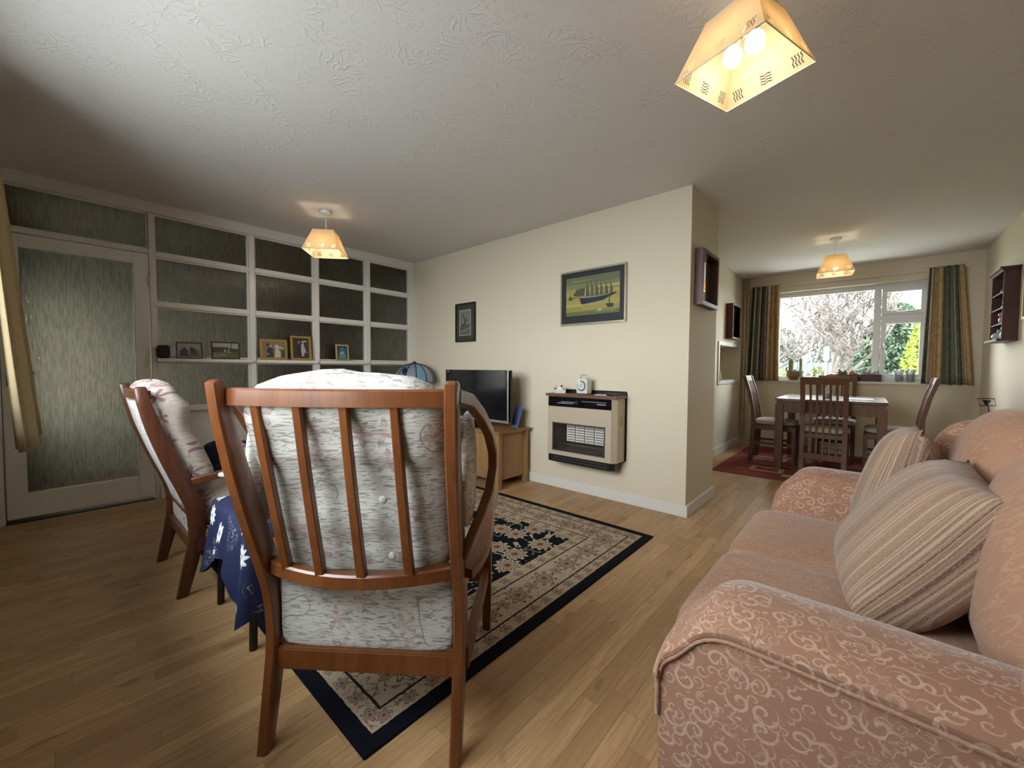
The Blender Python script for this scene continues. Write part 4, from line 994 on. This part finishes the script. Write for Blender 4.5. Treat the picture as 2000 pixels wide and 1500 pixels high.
# ================================================================== CURTAINS
def curtain(name, label, mat, x0, x1, y, z0, z1, folds, amp, spread=(0, 0), lean=0.0, ulen=1.0, u0=0.0):
    nu, nv = folds*10, 18; me = bpy.data.meshes.new(name); vs = []; fs = []; uvs = []
    for j in range(nv+1):
        w = j/nv; z = z1+(z0-z1)*w
        for i in range(nu+1):
            u = i/nu; xa_, xb_ = x0+spread[0]*w, x1+spread[1]*w
            ph = u*folds*2*pi; am = amp*(.55+.45*w)*(1+.25*math.sin(u*17))
            vs.append((xa_+(xb_-xa_)*(u+.006*math.sin(ph*1.0+.7)*(1-w)), y+am*math.sin(ph+.25*math.sin(w*3+u*9))+lean*w, z+.004*math.sin(ph)*(w > .98)))
            uvs.append((u0+u*ulen, w))
    for j in range(nv):
        for i in range(nu): fs.append((j*(nu+1)+i, j*(nu+1)+i+1, (j+1)*(nu+1)+i+1, (j+1)*(nu+1)+i))
    me.from_pydata(vs, [], fs); uv = me.uv_layers.new(name='UVMap')
    for lo in me.loops: uv.data[lo.index].uv = uvs[lo.vertex_index]
    me.materials.append(mat); me.polygons.foreach_set('use_smooth', [True]*len(me.polygons))
    o = obj(name, me); md = o.modifiers.new('thickness', 'SOLIDIFY'); md.thickness = .003
    return tag(o, label, 'curtain')
curtain('curtain', 'dark green and gold striped curtain left of the dining window', CURT, -1.265, -.945, YW-.065, .915, 2.215, 6, .026, (-.035, .02), 0, .80, .0)
curtain('curtain', 'gold and green striped curtain right of the dining window', CURT, .468, .735, YW-.065, .915, 2.215, 5, .028, (-.03, .10), 0, 1.42, .25)
curtain('curtain', 'gold leaf-patterned curtain at far left edge by the glazed door', CURTG, -3.36, -2.75, -.180, .70, 2.26, 6, .030, (.02, .05), .100, 2.4, .1)
m = MB(); 

# ================================================================== DINING SET
def make_dchair(label, loc, rz):
    t = thing('dining_chair', label, 'dining chair', loc, rz, 'dining chairs round the table')
    BP = [(0, -.225), (.15, -.208), (.44, -.195), (.60, -.205), (.80, -.245), (.985, -.300)]
    for sg in (-1, 1):
        rings = []
        for z, y in BP:
            w, d_ = .020, .017+.006*(z < .6)
            rings.append([(sg*.168+a, y+b, z) for a, b in ((-w, -d_), (w, -d_), (w, d_), (-w, d_))])
        MB().loft(rings).build('rear_post', DARKOAK, t, bevel=.003)
        rings = [[(sg*.175+a*k, .195+b*k, z) for a, b in ((-.019, -.019), (.019, -.019), (.019, .019), (-.019, .019))] for z, k in ((0, .75), (.41, 1))]
        MB().loft(rings).build('front_leg', DARKOAK, t, bevel=.003)
        box('side_stretcher', DARKOAK, (sg*.172-.008, sg*.172+.008, -.20, .19, .20, .23), t); box('side_rail', DARKOAK, (sg*.172-.011, sg*.172+.011, -.19, .19, .37, .425), t)
    n = 10; rings = []
    for i in range(n+1):
        x = -.185+.37*i/n; bw_ = -.012*(1-(x/.185)**2)
        rings.append([(x, interp(.92, BP)-.016+bw_, .915), (x, interp(.985, BP)-.018+bw_, .987), (x, interp(.985, BP)+.012+bw_, .987), (x, interp(.92, BP)+.012+bw_, .915)])
    MB().loft(rings).build('top_rail', DARKOAK, t, bevel=.003)
    box('rear_stretcher', DARKOAK, (-.15, .15, -.218, -.192, .165, .225), t, .003); box('front_rail', DARKOAK, (-.16, .16, .185, .206, .37, .425), t, .003); box('rear_rail', DARKOAK, (-.15, .15, -.205, -.185, .38, .425), t)
    for k in range(5):
        x = -.104+k*.052
        MB().tube([(x, interp(z, BP)+(.004 if z < .9 else 0)-.004*0, z) for z in (.215, .40, .55, .68, .80, .925)], .0095, .007, rect=True, side=(1, 0, 0)).build('slat', DARKOAK, t)
    softbox((0, .005, .455), (.40, .41, .06), 4.5, 10, lambda q, p: (p[0], p[1], p[2]+(.012*(1-q[0]**2)*(1-q[1]**2) if q[2] > 0 else 0))).build('seat_pad', PAD, t, True)
    return t
M = Mt('oatmeal_seat_weave', (.42, .37, .28), .95); nz = M.noise(M.coord(), 160, 2); M.set('Base Color', M.mix(nz, (.36, .31, .23), (.50, .44, .34))); M.bump(nz, .4, .003); PAD = M.m
base = make_dchair('dining chair with its slatted back turned to the camera', (-.325, 5.21, .0083), 0)
for lab, loc, rz in (('dining chair at the left end of the table, side-on by pipes', (-.80, 5.56, .0083), -pi/2), ('dining chair at the right end, behind the sofa cushion', (.185, 5.56, .0083), pi/2), ('dining chair on the far side of table under the window', (-.295, 6.12, .0083), pi)):
    c = copy_tree(base); c.location = loc; c.rotation_euler = (0, 0, rz); c['label'] = lab
dt = thing('dining_table', 'dark oak dining table with pale shiny top by the window', 'table', (-.3025, 5.60, .0083))
hx, hy = .4425, .50
box('table_top', DARKOAKX, (-hx, hx, -hy, hy, .728, .755), dt, .003)
for sg in (-1, 1): box('end_cap', DARKOAKX, (min(sg*(hx-.06), sg*(hx+.002)), max(sg*(hx-.06), sg*(hx+.002)), -hy-.002, hy+.002, .727, .7565), dt, .003)
box('table_leaf', DARKOAK, (-hx+.012, hx-.012, -hy+.012, hy-.012, .700, .724), dt)
for sx_ in (-1, 1):
    for sy_ in (-1, 1):
        a, b = sx_*(hx-.0725), sy_*(hy-.0725)
        box('leg', DARKOAK, (min(a, sx_*hx), max(a, sx_*hx), min(b, sy_*hy), max(b, sy_*hy), 0, .70), dt, .003)
for sy_ in (-1, 1): box('apron', DARKOAK, (-hx+.07, hx-.07, sy_*(hy-.03)-.012, sy_*(hy-.03)+.012, .61, .70), dt)
for sx_ in (-1, 1): box('apron', DARKOAK, (sx_*(hx-.03)-.012, sx_*(hx-.03)+.012, -hy+.07, hy-.07, .61, .70), dt)
M = Mt('blue_white_glaze', (.8, .8, .82), .15); M.set('Base Color', M.mix(M.ss(M.noise(M.coord(), 45, 2, .5, 1), .52, .58), (.80, .81, .84), (.10, .14, .30)))
o = MB().lathe([(.030, 0), (.034, .01), (.036, .05), (.034, .11), (.020, .14), (.018, .165), (.022, .17)], 20).build('table_vase', M.m, None, True); o.location = (-.335, 5.60, .765); tag(o, 'slim blue and white vase standing on the dining table', 'vase')
m = MB().box(-.10, .10, -.15, .15, 0, .002); o = m.build('table_mat', plain('lilac_mat', (.40, .38, .50), .6)); o.location = (-.06, 5.55, .765); tag(o, 'pale lilac mat lying flat on the dining table', 'table mat')

# ------------------------------------------------------------------ sill things
sz = WZ0+.008
cbw = thing('cactus_bowl', 'round brown pot of tall cacti on the left of the sill', 'potted cactus', (-.755, 6.632, sz))
MB().lathe([(.05, 0), (.085, .03), (.102, .07), (.095, .105), (.10, .115), (.088, .115), (.085, .095), (.02, .09)], 26).build('pot', plain('glazed_stoneware', (.26, .19, .11), .25), cbw, True)
CG = Mt('cactus_green', (.16, .20, .07), .8); x, y, z = CG.xyz(CG.coord()); CG.set('Base Color', CG.mix(CG.noise(CG.coord(), 130, 2), (.13, .18, .06), (.48, .46, .30)))
CPK = Mt('cactus_pale', (.45, .42, .36), .85); CPK.set('Base Color', CPK.mix(CPK.noise(CPK.coord(), 110, 2), (.24, .27, .18), (.68, .64, .60)))
def cactus(parent, x, y, z, r, h, mat, name='cactus'):
    n = 20; rings = []
    for i in range(9):
        u = i/8; rr_ = r*(1 if u < .75 else math.sqrt(max(.02, 1-((u-.75)/.25)**2)))
        rings.append([(x+rr_*(1+.10*math.cos(k*pi))*math.cos(k*2*pi/n), y+rr_*(1+.10*math.cos(k*pi))*math.sin(k*2*pi/n), z+h*u) for k in range(n)])
    return MB().loft(rings).build(name, mat, parent, True)
cactus(cbw, -.045, 0, .09, .027, .205, CG.m); cactus(cbw, .062, .01, .09, .015, .215, CG.m)
for a, b, r in ((.01, -.04, .035), (.03, .03, .03), (-.02, .05, .03), (-.07, -.02, .022), (.08, -.03, .022)): MB().ball((a, b, .11), r, 12, 8).build('cactus', CPK.m, cbw, True)
MB().tube([(-.085, 0, .10), (-.10, 0, .15), (-.085, 0, .18)], [.008, .012, .004], n=6).build('cactus', CG.m, cbw, True)
pb = thing('planter_box', 'long dark red planter of small cacti on the sill', 'planter', (-.105, 6.632, sz))
m = MB(); 
for b in ((-.215, .215, -.06, -.05, 0, .085), (-.215, .215, .05, .06, 0, .085), (-.215, -.205, -.05, .05, 0, .085), (.205, .215, -.05, .05, 0, .085), (-.205, .205, -.05, .05, 0, .07)): m.box(*b)
m.build('trough', plain('dark_red_timber', (.055, .014, .016), .45), pb)
SUC = plain('succulent_green', (.17, .22, .08), .6); PINK = plain('pink_cactus', (.55, .30, .26), .7)
def pads(cx_, mat, rim):
    for k, (a, l) in enumerate(((-.9, .07), (-.45, .085), (0, .06), (.5, .08), (.95, .068))):
        d_ = Vector((math.sin(a), .25*(-1)**k, math.cos(a))).normalized(); p = Vector((cx_, 0, .075))
        MB().tube([p, p+d_*l*.4, p+d_*l*.75, p+d_*l], [.006, .014, .016, .004], n=8).build('leaf_pad', mat, pb, True)
pads(-.15, SUC, 1); pads(.075, CPK.m, 1)
MB().ball((-.055, 0, .105), (.032, .03, .038)).build('cactus', PINK, pb, True); MB().ball((-.012, 0, .085), (.022, .02, .022)).build('cactus', CPK.m, pb, True); MB().ball((.15, 0, .095), (.03, .028, .03)).build('cactus', CPK.m, pb, True); cactus(pb, .175, .01, .07, .012, .06, CG.m)
bn = thing('fruit_bowl', 'dark shallow bowl with yellow bananas on the sill', 'bowl', (-.395, 6.625, sz))
MB().lathe([(.04, 0), (.09, .02), (.115, .045), (.11, .047), (.085, .026), (.02, .012)], 24).build('bowl', BLACK, bn, True)
YEL = plain('banana_yellow', (.62, .36, .02), .45)
for k in range(4):
    o = MB().tube([(-.075+.01*k, -.03+.022*k, .04), (-.04, -.04+.022*k, .068+.004*k), (.0, -.045+.022*k, .078+.004*k), (.045, -.04+.022*k, .066+.004*k), (.075, -.03+.022*k, .040)], [.004, .015, .017, .015, .004], n=8).build('banana', YEL, None, True)
    o.location = (-.365, 6.625, sz); tag(o, 'yellow banana in dark bowl on the dining window sill', 'banana', 'bananas in the sill bowl')
def tumbler(x, y, lab, rz=0):
    t = thing('glass_tumbler', lab, 'glass', (x, y, sz), rz, 'cut glass tumblers')
    M = MB(); n = 16; rings = []
    for r, z in ((.030, 0), (.045, .15), (.042, .15), (.027, .008)): rings.append([(r*math.cos(k*2*pi/n), r*math.sin(k*2*pi/n), z) for k in range(n)])
    M.loft(rings).build('tumbler_body', CUT, t)
CUTM = Mt('cut_glass', (.85, .88, .9), .15); CUTM.set('Transmission Weight', .75); x, y, z = CUTM.xyz(CUTM.coord())
CUTM.bump(CUTM.sin(z*260.0)+CUTM.sin((x+y)*240.0), .8, .004); CUT = CUTM.m
tumbler(.265, 6.63, 'cut glass tumbler on the sill, next to the planter box'); tumbler(.36, 6.63, 'cut glass tumbler on the sill, next to the right curtain')
# niche ornaments, pipes
for i, (y, h_, mat, lab) in enumerate(((5.55, .115, plain('grey_sail', (.22, .22, .24), .5), 'grey sail-shaped ornament in the wall niche'), (5.68, .14, plain('olive_sail', (.34, .33, .12), .5), 'olive sail-shaped ornament in the wall niche'))):
    t = thing('sail_ornament', lab, 'ornament', (XD-.045, y+.06, nz0+.006))
    MB().box(-.02, .02, -.04, .04, 0, .012).build('base', MAHOG, t); MB().prism([(-.035, .012), (.04, .012), (-.028, h_)], 0, -.004, .004).build('sail', mat, t)
PIPE = plain('cream_pipe', (.66, .56, .36), .45)
for (x, y, hx_, lab) in ((XD+.045, YW-.03, .055, 'cream heating pipe in corner left of window, nearest corner'), (XD+.085, YW-.03, .085, 'cream heating pipe left of window, nearest the curtain')):
    t = thing('heating_pipe', lab, 'pipe', (x, y, 0)); z0 = .06 if hx_ < .06 else .115
    MB().tube([(0, 0, H-.02), (0, 0, z0+.05), (.012, 0, z0+.015), (.05, 0, z0), (1.2, 0, z0)], .011, n=10).build('pipe_run', PIPE, t, True)
    for z in (.5, 1.1, 2.05): MB().lathe([(.017, z), (.017, z+.022)], 12).build('clip', PIPE, t); 

# ================================================================== GARDEN
BARK = Mt('grey_bark', (.10, .085, .075), .9); BARK.set('Base Color', BARK.mix(BARK.noise(BARK.coord(), 18, 3), (.07, .06, .055), (.15, .125, .11)))
def tree(label, loc, h, seed, trunk_r, depth=6, spread=.75):
    rnd = random.Random(seed); t = thing('bare_tree', label, 'tree', loc, 0, 'bare garden trees')
    tr_ = MB(); br = MB()
    def grow(p, d, L, r, lev, mb):
        n = 4; path = [p]; q = p.copy(); dd = d.copy()
        for i in range(n):
            dd = (dd+Vector((rnd.uniform(-.16, .16), rnd.uniform(-.16, .16), rnd.uniform(-.05, .14)))).normalized(); q = q+dd*L/n; path.append(q.copy())
        mb.tube(path, [max(.011, r*(1-.32*i/n)) for i in range(n+1)], n=5 if lev > 1 else 8)
        if lev >= depth: return
        for k in range(2 if lev else 5):
            a = rnd.uniform(0, 2*pi); sp = rnd.uniform(.35, spread+.15)
            side = Vector((math.cos(a), math.sin(a), 0)); nd = (dd*math.cos(sp)+side*math.sin(sp)).normalized()
            grow(path[-1] if k < 2 or lev == 0 else path[-2], nd, L*rnd.uniform(.66, .88), r*.64, lev+1, br)
        if lev: 
            a = rnd.uniform(0, 2*pi); nd = (dd*.7+Vector((math.cos(a), math.sin(a), .2))*.7).normalized(); grow(path[2], nd, L*.5, r*.42, lev+2, br)
    grow(Vector((0, 0, 0)), Vector((0, 0, 1)), h*.26, trunk_r, 0, tr_)
    tr_.build('trunk', BARK.m, t, True); br.build('branches', BARK.m, t, True)
tree('bare many-branched tree outside, right of the bird feeder', (-.55, 11.2, -.25), 3.9, 11, .07, 7)
tree('bare tree outside at left, near the left curtain', (-2.35, 13.6, -.25), 4.2, 5, .06, 7)
def foliage(name, label, loc, rad, n, leaf, c1, c2, group=None, pw=1.6):
    t = thing(name, label, 'shrub', loc, 0, group); rnd = np.random.RandomState(len(label)); V = []; Fc = []
    for i in range(n):
        z = rnd.rand(); a = rnd.rand()*2*pi; r = (1-z**pw)**.5*(.80+.25*rnd.rand())*(1+.10*math.sin(a*5+z*9)); r = max(r, .03)
        p = np.array((rad[0]*r*math.cos(a), rad[1]*r*math.sin(a), rad[2]*z+.05)); d1 = rnd.randn(3); d1 /= np.linalg.norm(d1); d2 = np.cross(d1, rnd.randn(3)); d2 /= np.linalg.norm(d2)
        s1, s2 = leaf*(.6+.8*rnd.rand()), leaf*.45; o = len(V)
        V += [tuple(p-d1*s1), tuple(p+d2*s2), tuple(p+d1*s1), tuple(p-d2*s2)]; Fc.append((o, o+1, o+2, o+3))
    me = bpy.data.meshes.new('foliage'); me.from_pydata(V, [], Fc); M = Mt('foliage_green', c1, .7); M.set('Base Color', M.mix(M.rnd(), c1, c2)); me.materials.append(M.m)
    o = obj('foliage', me, t, 'stuff')
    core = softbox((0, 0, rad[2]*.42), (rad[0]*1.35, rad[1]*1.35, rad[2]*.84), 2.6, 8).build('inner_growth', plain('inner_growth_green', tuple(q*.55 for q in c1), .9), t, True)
    MB().tube([(0, 0, -.02), (0, 0, rad[2]*.5)], .05, n=8).build('trunk', BARK.m, t, True); return t
foliage('conifer', 'tall dark green conifer hedge outside the right window', (.45, 13.3, -.25), (.95, .9, 2.85), 9000, .07, (.030, .055, .028), (.085, .125, .070))
foliage('conifer', 'golden yellow-green conifer outside near the right curtain', (.88, 11.6, -.25), (.42, .42, 2.35), 5000, .055, (.17, .27, .035), (.36, .40, .06), None, 2.6)
foliage('shrub', 'low green shrub outside below the bare tree', (-1.05, 13.4, -.25), (.40, .40, 1.35), 3000, .06, (.13, .17, .09), (.32, .31, .17))
foliage('shrub', 'pale green shrub outside near the left curtain', (-1.60, 12.2, -.25), (.36, .36, 1.25), 2500, .06, (.16, .26, .08), (.34, .44, .18))
foliage('shrub', 'small bright green shrub outside behind the cactus pot', (-1.35, 10.2, -.25), (.32, .3, .85), 1800, .045, (.17, .27, .08), (.40, .44, .18))
for i, (x, y, h_, lab) in enumerate(((-2.45, 17.8, 2.8, 'grey-green twiggy hedge bush beyond garden, near left curtain'), (-.90, 17.5, 3.0, 'grey-green twiggy hedge bush beyond garden, behind bird feeder'))):
    foliage('hedge_bush', lab, (x, y, -.25), (.70, .6, h_), 3600, .06, (.10, .11, .085), (.24, .24, .20), 'hedge bushes beyond the garden', 3.0)
fe = thing('bird_feeder', 'white bird feeder box on a post in the garden', 'bird feeder', (-.615, 9.6, -.25))
MB().tube([(0, 0, 0), (0, 0, 1.50)], .022, n=8).build('post', plain('grey_post', (.07, .075, .085), .6), fe, True); box('feeder_box', WHITEP, (-.04, .04, -.035, .035, 1.49, 1.75), fe, .01); MB().ball((.0, -.036, 1.55), .012).build('feeder_hole', BLACK, fe, True)
sd = thing('neighbour_house', 'low building with pale tiled roof beyond the garden', 'building', (-5.2, 21.0, -.25))
box('wall', plain('house_wall', (.30, .29, .28), .9), (-3, 3.1, 0, 4, 0, 2.05), sd)
M = Mt('roof_tile', (.26, .19, .16), .85); x, y, z = M.xyz(M.coord()); M.set('Base Color', M.mix(M.noise(M.coord(), 9, 2), (.22, .155, .13), (.36, .27, .23)))
m = MB(); 
for k in range(9):
    y0, z0 = -.3+k*.28, 2.0+k*.155; m.add([(-3.2, y0, z0), (3.3, y0, z0), (3.3, y0+.31, z0+.16), (-3.2, y0+.31, z0+.16), (-3.2, y0, z0-.05), (3.3, y0, z0-.05)], [(0, 1, 2, 3), (4, 5, 1, 0)])
m.build('roof', M.m, sd); box('fascia', plain('pale_blue_fascia', (.38, .46, .52), .6), (-3.2, 3.3, 2.2, 2.3, 3.38, 3.58), sd)
fn = thing('garden_fence', 'grey vertical board fence beyond the lawn', 'fence', (-3.2, 16.5, -.25))
FW = plain('weathered_board', (.13, .14, .165), .9)
for k in range(30): o = box('board', FW, (k*.20, k*.20+.185, 0, .02, 0, 1.55), fn)
